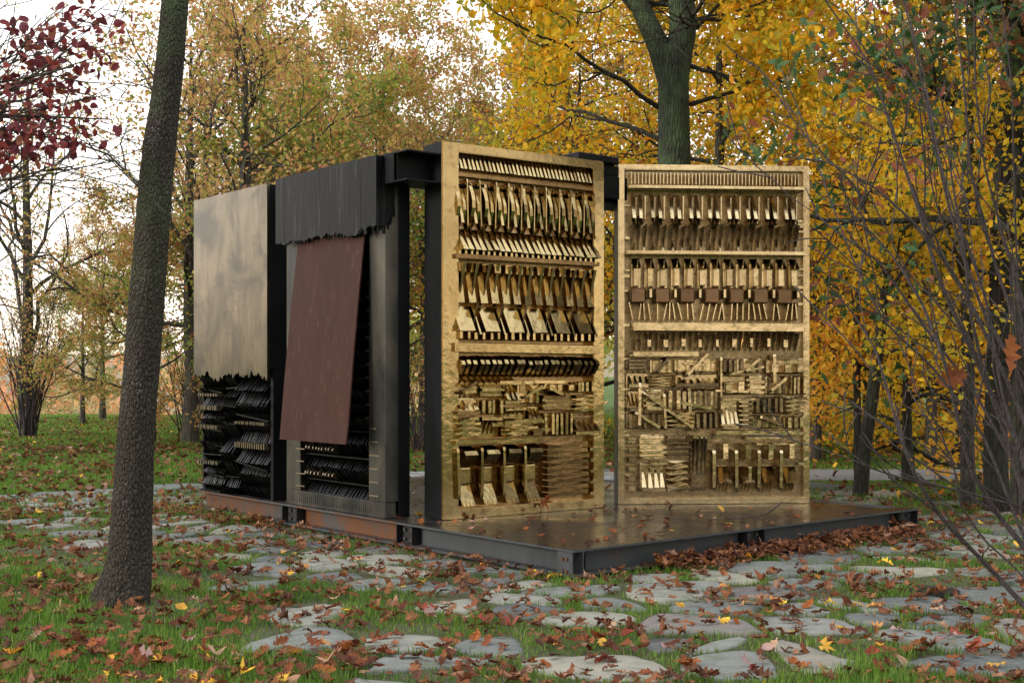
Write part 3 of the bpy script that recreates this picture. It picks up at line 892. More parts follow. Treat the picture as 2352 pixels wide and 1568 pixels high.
for i in range(4):
    x = xl + i * st
    q.add('block', x, .20, .035, .50, y0, .12, 'gold'); q.add('hook', x + .05, .50, st * .6, .22, y0, .17, 'gold'); q.add('wedge', x + .055, .13, st * .58, .20, y0, .11, 'gold'); q.add('block', x + .05, .34, st * .62, .16, y0, .02, 'gold')
    for k in range(3): q.add('tooth', x + .06 + k * .045, .12, .022, .16, y0, .13, 'gold')
q.cells(xl + 1.10, .13, xr - .14, zb - .05, y0, .125, ['gold', 'gold_in'], .3, .3, .30, 2)
for k in range(5): q.add('block', xr - .12, .15 + k * .118, .11, .035, y0, .125, 'gold')
for k in range(9):
    a_ = q.r.choice([0, 0, math.pi / 2, q.r.uniform(-.6, .6)]); L_ = q.r.uniform(.18, .5); cx_, cz_ = q.r.uniform(.4, Wc - .35), q.r.uniform(.85, 1.65)
    q.add('block', cx_ - math.cos(a_) * L_ / 2, cz_ + math.sin(a_) * L_ / 2, L_, q.r.uniform(.025, .05), .06, q.r.uniform(.03, .09), 'gold', a_, 'bar')
for sx_ in (0, 1):
    for k in range(16):
        zz = q.r.uniform(.3, 3.3); L_ = q.r.uniform(.04, .08)
        q.add('spike_left' if sx_ == 0 else 'spike_right', (.15 - L_) if sx_ == 0 else Wc - .10, zz, L_, q.r.uniform(.012, .05), .004, -.055, 'gold_in')
q.build(SA)

# ---- pale slab on the right, relief standing proud
dA, dB = Vector((1.175, 13.83, DZ)), Vector((3.326, 13.97, DZ))
Wd = (dB - dA).length; Hd = 3.76
SB = empty('bronze_slab', dA, math.atan2(dB.y - dA.y, dB.x - dA.x))
tag(SB, 'tall pale bronze slab facing the viewer, with bars and blocks standing proud of its front', 'sculpture slab', 'upright bronze slabs on the platform')
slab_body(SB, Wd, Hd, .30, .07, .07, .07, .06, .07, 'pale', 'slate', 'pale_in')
q = Relief(17, .03); y0 = .07; xl, xr = .12, Wd - .12; z = Hd - .09
q.row('block', xl, xr, z - .14, .13, 48, y0, .09, 'pale', .3, .1)
q.add('block', xl - .03, z - .20, xr - xl + .06, .035, y0, .22, 'pale', name='ledge')
z -= .22
st = (xr - xl) / 9
for i in range(9):
    x = xl + i * st + .02
    q.add('wedge', x, z - .30, st * .17, .29, y0, .17, 'pale'); q.add('wedge', x + st * .39, z - .30, st * .17, .28, y0, .17, 'pale')
    q.add('wedge', x, z - .37, st * .56, .11, y0, .24, 'pale'); q.add('block', x + st * .70, z - .32, st * .06, .3, y0, .07, 'pale')
    q.add('block', x + st * .2, z - .33, st * .1, .3, y0, .05, 'pale_in')
z -= .37
q.row('fin', xl, xr, z - .30, .30, 27, y0, .17, 'pale_in', .22, .1); q.row('tooth', xl, xr, z - .30, .18, 18, y0, .1, 'pale', .25, .2)
q.add('block', xl - .04, z - .33, xr - xl + .08, .042, y0, .22, 'pale', name='ledge')
z -= .34
q.row('wedge', xl, xr, z - .14, .12, 13, y0, .17, 'pale', .6); q.row('block', xl, xr, z - .34, .22, 13, y0, .12, 'pale', .45, .1); q.row('block', xl, xr, z - .36, .30, 26, y0, .05, 'pale', .5, .2); q.row('fin', xl, xr, z - .35, .3, 13, y0, .15, 'pale', .1, .1, rot=.03)
z -= .35
st = (xr - xl) / 7
for i in range(7):
    x = xl + i * st
    q.add('block', x, z - .17, st * .6, .16, y0, .17, 'copperpatch'); q.add('block', x + st * .72, z - .12, st * .11, .1, y0, .22, 'pale')
    for k in range(4): q.add('block', x + st * (.08 + .24 * k), z - .36, .014, .2, y0, .13, 'pale', s_ if (s_ := q.r.uniform(-.25, .25)) else 0)
z -= .38
q.add('block', xl + .02, z - .10, xr - xl - .02, .10, y0, .23, 'pale', name='ledge')
z -= .11
q.row('fin', xl + .03, xr, z - .2, .2, 30, y0, .16, 'pale_in', .35, .1); q.row('block', xl + .1, xr - .1, z - .17, .1, 9, y0, .2, 'pale', .25, .3)
q.add('block', xl + .03, z - .27, .72, .055, y0, .2, 'pale', name='ledge')
z -= .28
zb = .82
q.cells(xl - .05, zb, xr + .05, z, y0, .20, ['pale', 'pale', 'pale', 'pale_in'], .22, .17, .09)
q.add('block', xl + .95, zb - .05, .92, .05, y0, .2, 'pale', name='ledge')
q.add('block', xl + .1, zb + .42, .75, .03, y0, .24, 'pale', .62, 'bar'); q.add('block', xl + .5, zb + .3, .42, .04, y0, .22, 'pale', .18, 'bar')
q.add('block', xl + .06, zb + .02, .035, .5, y0, .24, 'pale', name='bar'); q.add('block', xl + .36, zb, .03, .4, y0, .24, 'pale', -.05, 'bar')
st = (xr - .02 - (xl + .9)) / 4
for i in range(4):
    x = xl + .9 + i * st
    q.add('block', x, .16, .04, .44, y0, .20, 'pale'); q.add('wedge', x + st * .30, .24, st * .58, .17, y0, .22, 'pale'); q.add('block', x + st * .45, .50, st * .25, .18, y0, .22, 'pale')
    for k in range(4): q.add('fin', x + st * .28 + k * .04, .12, .014, .13, y0, .1, 'pale')
q.cells(xl + .10, .13, xl + .88, zb - .04, y0, .17, ['pale', 'pale_in'], .2, .25, .14, 2)
for k in range(6): q.add('block', xl - .02, .15 + k * .105, .09, .065, y0, .10, 'pale')
for k in range(12):
    a_ = q.r.choice([0, 0, math.pi / 2, q.r.uniform(-.6, .6)]); L_ = q.r.uniform(.15, .5); cx_, cz_ = q.r.uniform(.3, Wd - .3), q.r.uniform(.3, 1.7)
    q.add('block', cx_ - math.cos(a_) * L_ / 2, cz_ + math.sin(a_) * L_ / 2, L_, q.r.uniform(.02, .045), .02, q.r.uniform(.08, .14), 'pale', a_, 'bar')
for sx_ in (0, 1):
    for k in range(18):
        zz = q.r.uniform(.3, 3.5); L_ = q.r.uniform(.04, .10)
        q.add('block', (.13 - L_) if sx_ == 0 else Wd - .13, zz, L_, q.r.uniform(.010, .04), .004, -.04, 'pale')
q.build(SB)

# ---- dark slabs on the left side of the platform (local x runs from far to near, i.e. -u)
def uv_empty(name, u, v):
    # local x along -dL, local -y outward (towards -v)
    return empty(name, UV(u, v, DZ), math.atan2(-dL.y, -dL.x))
def jag(x0, x1, z, amp, seed, step=.022):
    r = random.Random(seed); n_ = int((x1 - x0) / step); out = []
    for i in range(n_ + 1):
        x = x0 + (x1 - x0) * i / n_
        zz = z + amp * (noise.noise(Vector((x * 2.3, seed, 0))) * 1.1 + noise.noise(Vector((x * 9, seed, 5))) * .6 + r.uniform(-.28, .28))
        out.append((x, zz))
    return out
def torn_sheet(mb, pts, ztop, y0_, y1_):
    n_ = len(pts); vs = []
    for (x, z_) in pts: vs += [(x, y0_, z_), (x, y0_, ztop), (x, y1_, z_), (x, y1_, ztop)]
    fs = []
    for i in range(n_ - 1):
        a = i * 4; b = a + 4
        fs += [(a, b, b + 1, a + 1), (a + 2, a + 3, b + 3, b + 2), (a, a + 2, b + 2, b), (a + 1, b + 1, b + 3, a + 3)]
    fs += [(0, 1, 3, 2), ((n_ - 1) * 4, (n_ - 1) * 4 + 2, (n_ - 1) * 4 + 3, (n_ - 1) * 4 + 1)]
    mb.add(vs, fs)

# far dark slab : torn pewter plate above, comb relief below
WA, HA = 1.87, 3.585
DA = uv_empty('dark_slab', 6.95, -.03)
tag(DA, 'dark slab at the far left with a torn silvery plate over rows of black combs', 'sculpture slab', 'upright bronze slabs on the platform')
m = MB(); m.box(0, .035, 1.5, WA, .30, HA, .008); m.build('upper_block', M['black'], DA)
m = MB(); m.box(.02, .20, .0, WA - .005, .30, 1.5); m.box(WA - .06, .08, 0, WA - .002, .20, 1.5); m.box(0.0, .12, 0, .03, .2, 1.5); m.build('slab_body', M['black'], DA)
m = MB(); torn_sheet(m, jag(0, WA, 1.42, .11, 4), HA + .004, 0, .034); m.build('torn_plate', M['plate'], DA)
q = Relief(9)
cols = [(.04, .62), (.66, .98), (1.02, WA - .07)]
zr = 1.40
for ci, (xa, xb) in enumerate(cols):
    z = zr; ri = 0
    while z > .06:
        h = min(q.r.uniform(.10, .19), z); n_ = int((xb - xa) / q.r.uniform(.032, .05))
        sl = q.r.choice((-.28, -.15, 0, .15, .28)); kd = q.r.choice(('fin', 'fin', 'tooth', 'wedge'))
        q.row(kd, xa, xb, z - h * 1.02, h * 1.05, n_, .20, q.r.uniform(.10, .19), 'relief_dark', .5, .1, .08, rot=sl * .6)
        if q.r.random() < .30: q.row('block', xa + .02, xb - .02, z - h, q.r.uniform(.03, .075), max(5, n_ - 5), .20, .185, 'relief_tip', .34, .1, .03)
        if q.r.random() < .45: q.add('block', xa, z - h, xb - xa, .014, .20, q.r.uniform(.08, .18), 'relief_dark', q.r.uniform(-.06, .10), 'ledge')
        z -= h * .92; ri += 1
q.build(DA)

# near dark slab : frame, tall recess, lower comb relief, hood
WB, HB = 1.97, 3.55
DB = uv_empty('dark_slab', 4.80, .06)
tag(DB, 'dark slab under a torn hood, with a rusted sheet leaning against its recess', 'sculpture slab', 'upright bronze slabs on the platform')
m = MB(); m.box(0, .16, 0, WB, .30, HB, .006); m.box(.0, .13, 0.0, WB, .16, .05); m.build('slab_body', M['black'], DB)
m = MB()
m.box(0, 0, 0, WB, .1299, .16, .006); m.box(0, 0, .1605, .30, .159, HB, .006); m.box(WB - .30, 0, .1605, WB, .159, HB, .006); m.box(.3405, 0, HB - .7, WB - .3005, .159, HB)
m.build('front_frame', M['slate'], DB)
q = Relief(23)
for k in range(6):
    z = .16 + k * .135
    q.row('fin' if k % 2 else 'tooth', .36, WB - .32, z - .01, .16, 26, .16, .165 if k % 2 else .12, 'relief_dark', .45, .12, .1, rot=(.12, -.15, .05)[k % 3])
    q.row('block', .36, WB - .32, z, .016, 1, .16, .11, 'relief_dark', 1.0)
    if k % 2: q.row('rib', .36, 1.0, z + .02, .12, 9, .16, .19, 'relief_tip', .25, .1)
    for s_ in (0, 1):
        q.add('block', .22 + s_ * (WB - .50), z + .05, .12 + q.r.uniform(0, .08), .012, .01, .02, 'relief_tip')
for k in range(14):
    z = .98 + k * .137
    q.add('block', WB - .40, z, .10, .022, .16, .14, 'relief_tip', name='rung'); q.row('fin', .40, WB - .45, z, .15, 20, .16, .14, 'relief_dark', .45, .1, .1, rot=(.1, -.1)[k % 2])
q.row('tooth', .26, WB - .25, .04, .14, 34, .004, .010, 'slate', .35)
q.build(DB)
# hood: vertical cast strips, torn along the lower edge, wrapping the right-hand corner
hz0, hz1 = 2.88, 3.60
pts = jag(-.03, WB, hz0, .05, 8, .018)
m = MB()
bounds = [-.03, .16, .55, .92, 1.33, 1.70, WB]
for bi in range(6):
    seg = [p for p in pts if bounds[bi] - 1e-6 <= p[0] <= bounds[bi + 1] + 1e-6]
    seg[0] = (bounds[bi] + .0007, seg[0][1]); seg[-1] = (bounds[bi + 1] - .0007, seg[-1][1])
    mm = MB(); torn_sheet(mm, seg, hz1 - .03 * 0, -.12 + .0012 * (bi % 2), -.09); mm.build('hood_strip', M['hood'], DB)
m.box(-.03, -.0895, hz1 - .03, WB - .001, .30, hz1 - .001, .003)
# side return
sidep = [(-.12 + i * .02, hz0 + .03 + .05 * noise.noise(Vector((i * .6, 2, 9))) + max(0, (i - 6)) * .045) for i in range(12)]
vs = []
for (y_, z_) in sidep: vs += [(WB + .001, y_, z_), (WB + .001, y_, hz1), (WB + .018, y_, z_), (WB + .018, y_, hz1)]
fs = []
for i in range(len(sidep) - 1):
    a = i * 4; b = a + 4
    fs += [(a, b, b + 1, a + 1), (a + 2, a + 3, b + 3, b + 2), (a, a + 2, b + 2, b), (a + 1, b + 1, b + 3, a + 3)]
fs += [(0, 1, 3, 2)]
m.add(vs, fs); m.build('hood_return', M['hood'], DB)
m = MB()
r_ = random.Random(4)
for k in range(26):
    x = r_.uniform(.1, WB - .05); L_ = r_.uniform(.0, .03); m.box(x, -.115, hz0 - .02 - L_, x + r_.uniform(.006, .02), -.10, hz0 + .03)
for k in range(10):
    y_ = r_.uniform(-.1, .1); zz = hz0 + max(0, (y_ + .0)) * 2; m.box(WB + .004, y_, zz - .05, WB + .016, y_ + .012, zz + .06)
m.build('torn_shreds', M['black'], DB)

# ---- rusted sheet leaning on the near dark slab
tl, tr_, br_, bl_ = UV(4.46, .015, 3.16), UV(3.13, .015, 3.16), UV(3.11, -.215, .99), UV(4.46, -.215, .99)
nrm = (tr_ - tl).cross(bl_ - tl).normalized()
if nrm.dot(dR) > 0: nrm = -nrm
org = UV(3.8, -.215, DZ)
m = MB(); nn = 10
vs = []
for i in range(nn + 1):
    for j in range(nn + 1):
        s_, t_ = i / nn, j / nn
        p = tl.lerp(tr_, s_).lerp(bl_.lerp(br_, s_), t_)
        bend = .012 * math.sin(math.pi * t_) + .022 * max(0, t_ - .93) * (s_ > .45) * 8
        for d_ in (0, -.016): vs.append(tuple(p + nrm * (bend + d_) - org))
idx = lambda i, j, k: (i * (nn + 1) + j) * 2 + k
fs = []
for i in range(nn):
    for j in range(nn):
        fs += [(idx(i, j, 0), idx(i + 1, j, 0), idx(i + 1, j + 1, 0), idx(i, j + 1, 0)), (idx(i, j, 1), idx(i, j + 1, 1), idx(i + 1, j + 1, 1), idx(i + 1, j, 1))]
for i in range(nn):
    fs += [(idx(i, 0, 0), idx(i, 0, 1), idx(i + 1, 0, 1), idx(i + 1, 0, 0)), (idx(i, nn, 0), idx(i + 1, nn, 0), idx(i + 1, nn, 1), idx(i, nn, 1)),
           (idx(0, i, 0), idx(0, i + 1, 0), idx(0, i + 1, 1), idx(0, i, 1)), (idx(nn, i, 0), idx(nn, i, 1), idx(nn, i + 1, 1), idx(nn, i + 1, 0))]
m.add(vs, fs)
sh = m.build('rusted_sheet', M['rust_sheet']); sh.location = org
tag(sh, 'slanting red brown rusted steel sheet hanging from under the torn hood', 'steel sheet')

# ---- overhead beam
ob = empty('overhead_beam', UV(2.41, .03, 3.57), ANG)
tag(ob, 'black I beam bridging the tops of the slabs', 'steel beam')
m = MB(); Lb = 3.5; fw = .43
m.box(0, 0, .28, Lb, fw, .30, .003); m.box(0, 0, 0, Lb, fw, .02, .003); m.box(.03, fw / 2 - .012, .02, Lb, fw / 2 + .012, .28)
m.build('beam_body', M['black'], ob)
m = MB(); m.box(.0, fw / 2 + .012, .02, .014, fw - .004, .28); m.build('end_plate', M['black'], ob)
# lugged bracket on the beam between the two golden slabs
m = MB()
m.box(1.95, -.05, .302, 3.0, .25, .42, .01); m.box(2.15, -.12, .421, 2.75, .2, .50, .01); m.box(3.0, -.12, .36, 3.22, .18, .44, .01); m.box(1.8, -.1, .33, 1.95, .2, .40, .01)
m.box(2.4, -.06, .05, 3.1, -.002, .301, .005)
m.build('hanging_bracket', M['black'], ob)

# ------------------------------------------------------------------ trees
def unitv(v): return v / (np.linalg.norm(v) + 1e-9)
def polyline(start, d, L, n, wig, up, r):
    P = [start]; d = unitv(d); st = L / n
    for i in range(n):
        d = unitv(d + r.normal(0, wig, 3) + np.array([0, 0, up]))
        P.append(P[-1] + d * st)
    return np.array(P), d
class Tree:
    def __init__(s, seed): s.r = np.random.default_rng(seed); s.tr = Tubes(); s.br = Tubes(); s.tips = []
    def trunk(s, pts, radii, k=12, seg=4, bump=.06):
        pts = np.array(pts, float); radii = np.array(radii, float)
        t = np.linspace(0, len(pts) - 1, (len(pts) - 1) * seg + 1)
        P = np.stack([np.interp(t, range(len(pts)), pts[:, c]) for c in range(3)], -1)
        for _ in range(2): P[1:-1] = (P[:-2] + 2 * P[1:-1] + P[2:]) / 4
        rr = np.interp(t, range(len(pts)), radii)
        warp = 1 + bump * s.r.normal(0, 1, (1, k)) * np.linspace(1, .4, len(t))[:, None] + bump * .5 * s.r.normal(0, 1, (len(t), k))
        s.tr.add(P, rr, k, warp); s.P = P; s.rr = rr
        return P, rr
    def limb(s, start, d, L, r0, lev, nchild, spread, up=.05, wig=.14, taper=.25, twl=.5, maxlev=3):
        r = s.r; n = [10, 8, 6, 4][lev]
        P, _ = polyline(start, d, L, n, wig * (1 + .25 * lev), up, r)
        rad = np.linspace(r0, max(r0 * taper, .004), n + 1)
        s.br.add(P, rad, [8, 6, 4, 3][lev])
        if lev >= maxlev:
            s.tips.append(P[1:]); return
        if lev == maxlev - 1: s.tips.append(P[-3:])
        nc = nchild[lev - 1]
        for i in range(nc):
            t = (.25 + .75 * (i + r.uniform(0, 1)) / nc) * n; k = min(int(t), n - 1); f = t - k
            p = P[k] * (1 - f) + P[k + 1] * f; T = unitv(P[k + 1] - P[k])
            side = unitv(np.cross(T, r.normal(size=3)))
            dd = unitv(T * r.uniform(.5, 1.0) + side * spread * r.uniform(.6, 1.2))
            s.limb(p, dd, L * r.uniform(.38, .6) * (1.1 - .45 * t / n), max(rad[k] * .55, .004), lev + 1, nchild, spread, up, wig, taper, twl, maxlev)
    def leafpos(s, per, sig):
        A = np.concatenate(s.tips); n_ = len(A); idx_ = np.repeat(np.arange(n_), per)
        keep = s.r.random(len(idx_)) < .9; idx_ = idx_[keep]
        return A[idx_] + s.r.normal(0, sig, (len(idx_), 3)), s.r.random(n_)[idx_]

def make_tree(name, seed, H, r0, limbs, crown_lo, L, nchild, per, size, mat, barkm, label, tint_mu=.5, tint_w=.35, up=.05, elev=.5, sig=.22, shape=None, lean=(0, 0), group=None, loc=(0, 0, 0), rz=0, flat=None, spread=.8, wig=.14):
    T = Tree(seed); r = T.r
    pts = [(lean[0] * (k / 6) ** 1.2 + r.normal(0, .02 * H / 8) * (k > 0), lean[1] * (k / 6) ** 1.2 + r.normal(0, .02 * H / 8) * (k > 0), H * k / 6 - .1) for k in range(7)]
    rad = [r0 * 1.45, r0 * .95, r0 * .86, r0 * .74, r0 * .6, r0 * .42, r0 * .16]
    P, rr = T.trunk(pts, rad, 12, 5)
    for i in range(limbs):
        t = crown_lo + (1 - crown_lo) * (i + r.uniform(0, .9)) / limbs; k = min(int(t * (len(P) - 1)), len(P) - 2)
        az = i * 2.4 + r.uniform(-.5, .5)
        el = elev + .5 * t + r.uniform(-.2, .2)
        d = np.array([math.cos(az) * math.cos(el), math.sin(az) * math.cos(el), math.sin(el)])
        T.limb(P[k], d, L * (1.15 - .6 * (t - crown_lo) / (1 - crown_lo)) * r.uniform(.8, 1.15), max(rr[k] * .5, .03), 1, nchild, spread, up, wig)
    LP, ct = T.leafpos(per, sig)
    tint = tint_mu + (ct - .5) * tint_w * 1.4 + r.normal(0, tint_w * .35, len(LP))
    root = empty(name, loc, rz)
    link('trunk', T.tr.mesh('trunk', M[barkm]), None, root)
    link('branches', T.br.mesh('branches', M[barkm]), None, root)
    sz = size * r.uniform(.65, 1.25, len(LP))
    link('crown', leaves_mesh('crown', LP, sz, tint, shape or shape_simple(), M[mat], r, flat), None, root)
    tag(root, label, 'tree', group)
    return root
def copy_tree(src, name, loc, rz, label, scale=1.0, group=None, mat=None):
    r = bpy.data.objects.new(name, None); C.objects.link(r); r.location = loc; r.rotation_euler = (0, 0, rz); r.scale = (scale,) * 3
    for ch in src.children:
        c = ch.copy(); C.objects.link(c); c.parent = r
        if mat and ch.name.startswith('crown'):
            c.material_slots[0].link = 'OBJECT'; c.material_slots[0].material = M[mat]
    tag(r, label, 'tree', group)
    return r
def gpos(px, Y): 
    X = at(px, Y); return (X, Y, float(hgt(np.float64(X), np.float64(Y))))

# near leaning trunk at left
T = Tree(101)
Yn = 9.25
prof = [(1398, 279, 142), (1370, 283, 120), (1300, 298, 103), (1200, 302, 94), (1000, 312, 84), (850, 325, 82), (700, 336, 82), (520, 350, 78), (350, 364, 76), (250, 378, 68), (130, 392, 64), (0, 402, 61), (-200, 420, 58), (-500, 450, 50), (-900, 480, 38), (-1300, 500, 16)]
pts = [at(px, Yn, py) for py, px, wd in prof]; rad = [wd / FL * Yn / 2 for py, px, wd in prof]
pts[0].z = -.12
k = 132
pts_ = np.array([tuple(p) for p in pts]); rad_ = np.array(rad)
zz = pts_[:, 2]; fine = np.concatenate([np.linspace(zz[0], 4.9, 520), np.linspace(4.95, zz[-1], 40)])
P = np.stack([np.interp(fine, zz, pts_[:, 0]), np.interp(fine, zz, pts_[:, 1]), fine], -1)
kern = np.ones(31) / 31
for c_ in (0,):
    ext = np.pad(P[:, c_], 15, mode='reflect', reflect_type='odd'); P[:, c_] = np.convolve(ext, kern, 'valid')
rr = np.interp(fine, zz, rad_)
an = np.linspace(0, 2 * np.pi, k, endpoint=False)
warp = np.ones((len(fine), k))
for i in range(len(fine)):
    if fine[i] > 5: continue
    for j in range(k):
        x_, y_ = math.cos(an[j]) * .17, math.sin(an[j]) * .17
        d1, _p = noise.voronoi(Vector((x_ * 38 + .8 * noise.noise(Vector((x_ * 9, y_ * 9, fine[i] * 6))), y_ * 38, fine[i] * 17)))
        e_ = min(1, (d1[1] - d1[0]) * 2.4)
        flare = max(0, (.40 - fine[i])) ** 1.5 * 1.3 * max(0, math.sin(an[j] * 2.5 + 1.0))
        warp[i, j] = 1 - .05 * (1 - e_) + .02 * noise.noise(Vector((x_ * 8, y_ * 8, fine[i] * 3))) + flare
T.tr.add(P, rr, k, warp)
for az, L_ in ():
    st_ = np.array([pts_[0][0], Yn, .20]); dd = np.array([math.cos(az), math.sin(az), 0])
    rp = [st_ + dd * .08 + np.array([0, 0, .16]), st_ + dd * .17 + np.array([0, 0, -.04]), st_ + dd * (.17 + L_ * .4) + np.array([0, 0, -.16]), st_ + dd * (.17 + L_) + np.array([0, 0, -.25])]
    tq = np.linspace(0, 3, 13); RP = np.stack([np.interp(tq, range(4), [p_[c_] for p_ in rp]) for c_ in range(3)], -1)
    T.tr.add(RP, np.interp(tq, range(4), [.04, .07, .045, .015]), 14, 1 + .05 * T.r.normal(0, 1, (13, 14)))
for i in range(9):
    kk = len(P) - 4 * i - 3; kk = min(kk, len(P) - 2)
    az = i * 2.4; d = np.array([math.cos(az) * .7, math.sin(az) * .7, .6])
    T.limb(P[kk], d, 2.4, .06, 1, (5, 4), .8)
LP, ct = T.leafpos(2, .2)
root = empty('leaning_tree', (pts_[0][0], Yn, 0))
off = np.array([pts_[0][0], Yn, 0])
for o_ in (link('trunk', T.tr.mesh('trunk', M['bark_near']), None, root), link('branches', T.br.mesh('branches', M['bark_near']), None, root),
           link('crown', leaves_mesh('crown', LP, .09 * np.ones(len(LP)), ct, shape_simple(), M['oli'], T.r), None, root)):
    o_.location = tuple(-off)
tag(root, 'leaning dark tree trunk with lichened scaly bark standing in the lawn at left', 'tree')

# forked trunk behind the pale slab
T = Tree(55); Yf = 19.0
def ptx(L_): return [tuple(at(px, Y_, py)) for px, py, Y_ in L_]
base = at(1556, Yf); 
main = [(base, Yf, -.1), (base, Yf, .6), tuple(at(1552, Yf, 600)), tuple(at(1549, Yf, 380)), tuple(at(1546, Yf, 200)), tuple(at(1549, Yf, 110))]
T.trunk(main, [.36, .29, .255, .25, .235, .25], 26, 14, .02)
T2 = T.trunk(ptx([(1552, 170, Yf), (1570, 60, Yf), (1560, -60, Yf), (1590, -260, Yf), (1640, -520, Yf), (1650, -900, Yf)]), [.20, .205, .19, .16, .12, .05], 20, 8, .02)
T3 = T.trunk(ptx([(1540, 190, Yf), (1508, 95, Yf), (1463, 0, Yf), (1400, -130, Yf), (1330, -300, Yf), (1300, -600, Yf)]), [.18, .165, .145, .12, .09, .04], 20, 8, .02)
for (Pq, rq) in (T2, T3):
    for i in range(9):
        kk = int((.2 + .78 * i / 9) * (len(Pq) - 1)); az = i * 2.4 + .5
        T.limb(Pq[kk], np.array([math.cos(az), abs(math.sin(az)) * .8, .35]), 3.2, .04, 1, (7, 5), .8)
for (px, py, dx, dy, dz, L_) in ((1518, 250, -1, -.2, .25, 3.2), (1515, 320, -1, .1, -.05, 3.6), (1580, 150, 1, -.2, -.35, 2.0), (1585, 240, 1, .3, .1, 3.0), (1560, 60, .8, -.7, -.1, 3.2), (1590, 0, 1, -.6, .0, 4.0), (1575, 40, .5, -1, -.15, 2.2)):
    T.limb(np.array(at(px, Yf, py)), np.array([dx, dy, dz]), L_, .04, 1, (8, 6), .75, wig=.2)
LP, ct = T.leafpos(8, .16)
kp = ~((LP[:, 1] < Yf + .2) & (LP[:, 2] < 8.5) & (LP[:, 0] > base - 1.6) & (LP[:, 0] < base + .45) & (LP[:, 2] < 7.4 + 0 * LP[:, 2]))
LP, ct = LP[kp], ct[kp]
root = empty('forked_tree', (base, Yf, 0)); off = (-base, -Yf, 0)
for o_ in (link('trunk', T.tr.mesh('trunk', M['bark_green']), None, root), link('branches', T.br.mesh('branches', M['bark']), None, root),
           link('crown', leaves_mesh('crown', LP, .125 * T.r.uniform(.5, 1.25, len(LP)), .4 + (ct - .5) * .9 + T.r.normal(0, .1, len(LP)), shape_oval(), M['yel'], T.r), None, root)):
    o_.location = off
tag(root, 'thick mossy green forked trunk rising behind the pale slab, yellow leaves around it', 'tree')

GB = 'trees behind the platform'
# prototypes placed as the first of their kind
yA = make_tree('yellow_tree', 1, 9.5, .16, 17, .22, 4.4, (8, 6), 5, .12, 'yel', 'bark', 'tall yellow tree with a dark trunk just right of the thick forked trunk', .42, .8, up=.03, elev=.05, loc=gpos(1652, 25), group=GB)
yB = make_tree('yellow_tree', 2, 9.8, .15, 17, .16, 4.2, (8, 6), 5, .12, 'yel', 'bark', 'broad yellow tree in the middle of the right background', .5, .8, up=.01, elev=-.05, loc=gpos(2070, 26.5), rz=1.0, group=GB)
yC = make_tree('yellow_tree', 12, 7.5, .10, 14, .30, 2.6, (8, 5), 6, .11, 'yel', 'bark_grey', 'slim yellow tree standing behind the bare stems', .55, .5, up=.0, elev=.0, loc=gpos(2140, 22.5), rz=1.0, group=GB)
gC = make_tree('green_oak_tree', 13, 7.0, .16, 13, .45, 2.9, (8, 5), 5, .14, 'grn', 'bark', 'dark trunked oak with green and russet leaves at the right edge', .5, .7, up=.0, elev=.0, loc=gpos(2420, 14.0), group=GB, shape=shape_oak())
oA = make_tree('oak_tree', 3, 10.0, .16, 14, .28, 4.4, (8, 6), 6, .125, 'oak', 'bark_grey', 'russet oak rising above the gap between the hood and the golden slab', .5, .6, elev=.35, loc=gpos(880, 34), group=GB, sig=.15, wig=.17)
oB = make_tree('oak_tree', 4, 9.8, .16, 13, .24, 4.6, (8, 6), 3, .12, 'oak', 'bark_grey', 'thin leaved oak with a grey trunk just right of the leaning trunk', .55, .6, elev=.5, loc=gpos(438, 30), rz=.4, group=GB, sig=.22, wig=.18)
gA = make_tree('green_oak_tree', 6, 7.6, .13, 14, .18, 3.8, (7, 6), 6, .12, 'oli', 'bark_grey', 'olive and russet oak over the top edge of the near dark slab', .5, .7, elev=.25, loc=gpos(720, 29), group=GB, sig=.14, wig=.17)
orA = make_tree('orange_maple', 8, 4.4, .08, 14, .15, 2.4, (7, 5), 5, .11, 'ora', 'bark', 'small orange maple beside the gravel path behind the bare stems', .45, .6, up=-.02, elev=.0, loc=gpos(2086, 19.0), group=GB)
bare = make_tree('sparse_tree', 9, 9.5, .16, 14, .22, 4.6, (8, 5), 1, .10, 'oak', 'bark_grey', 'nearly bare tree with a few russet leaves against the white sky at far left', .55, .5, elev=.6, loc=gpos(62, 33), group=GB, sig=.15, wig=.19)

cp = copy_tree
cp(oA, 'oak_tree', gpos(1130, 37), 2.1, 'pale russet oak standing above the left half of the golden slab', .98, GB)
cp(oA, 'oak_tree', gpos(600, 40), 4.0, 'tall russet oak rising above the near end of the far dark slab', 1.12, GB)
cp(gA, 'green_oak_tree', gpos(1010, 43), 1.3, 'greenish oak top seen high over the gap between the slabs', 1.3, GB)
cp(gA, 'green_oak_tree', gpos(345, 30), 3.3, 'russet and olive oak low behind the leaning trunk', .72, GB, 'oak')
cp(oA, 'oak_tree', gpos(235, 45), 2.2, 'low russet oak left of the leaning trunk beyond the lawn', .62, GB)
cp(oB, 'oak_tree', gpos(560, 27), 5.0, 'thin oak directly behind the silvery plate of the far dark slab', .95, GB)
cp(oA, 'oak_tree', gpos(1300, 32), .8, 'russet oak behind the right half of the golden slab', 1.0, GB)
cp(yB, 'yellow_tree', gpos(1330, 29), 2.0, 'yellow tree above the bracket between the golden and the pale slab', .9, GB)
cp(yB, 'yellow_tree', gpos(1490, 33), 4.0, 'yellow tree seen through the gap between the two golden slabs', 1.0, GB)
cp(yA, 'yellow_tree', gpos(1830, 29), 4.2, 'yellow tree over the right top corner of the pale slab', 1.05, GB)
cp(yC, 'yellow_tree', gpos(1872, 24.0), 5.5, 'small yellow tree hanging low just right of the pale slab', 1.0, GB)
cp(yC, 'yellow_tree', gpos(2330, 23), 3.5, 'small yellow tree behind the dark trunk at the right edge', 1.1, GB)
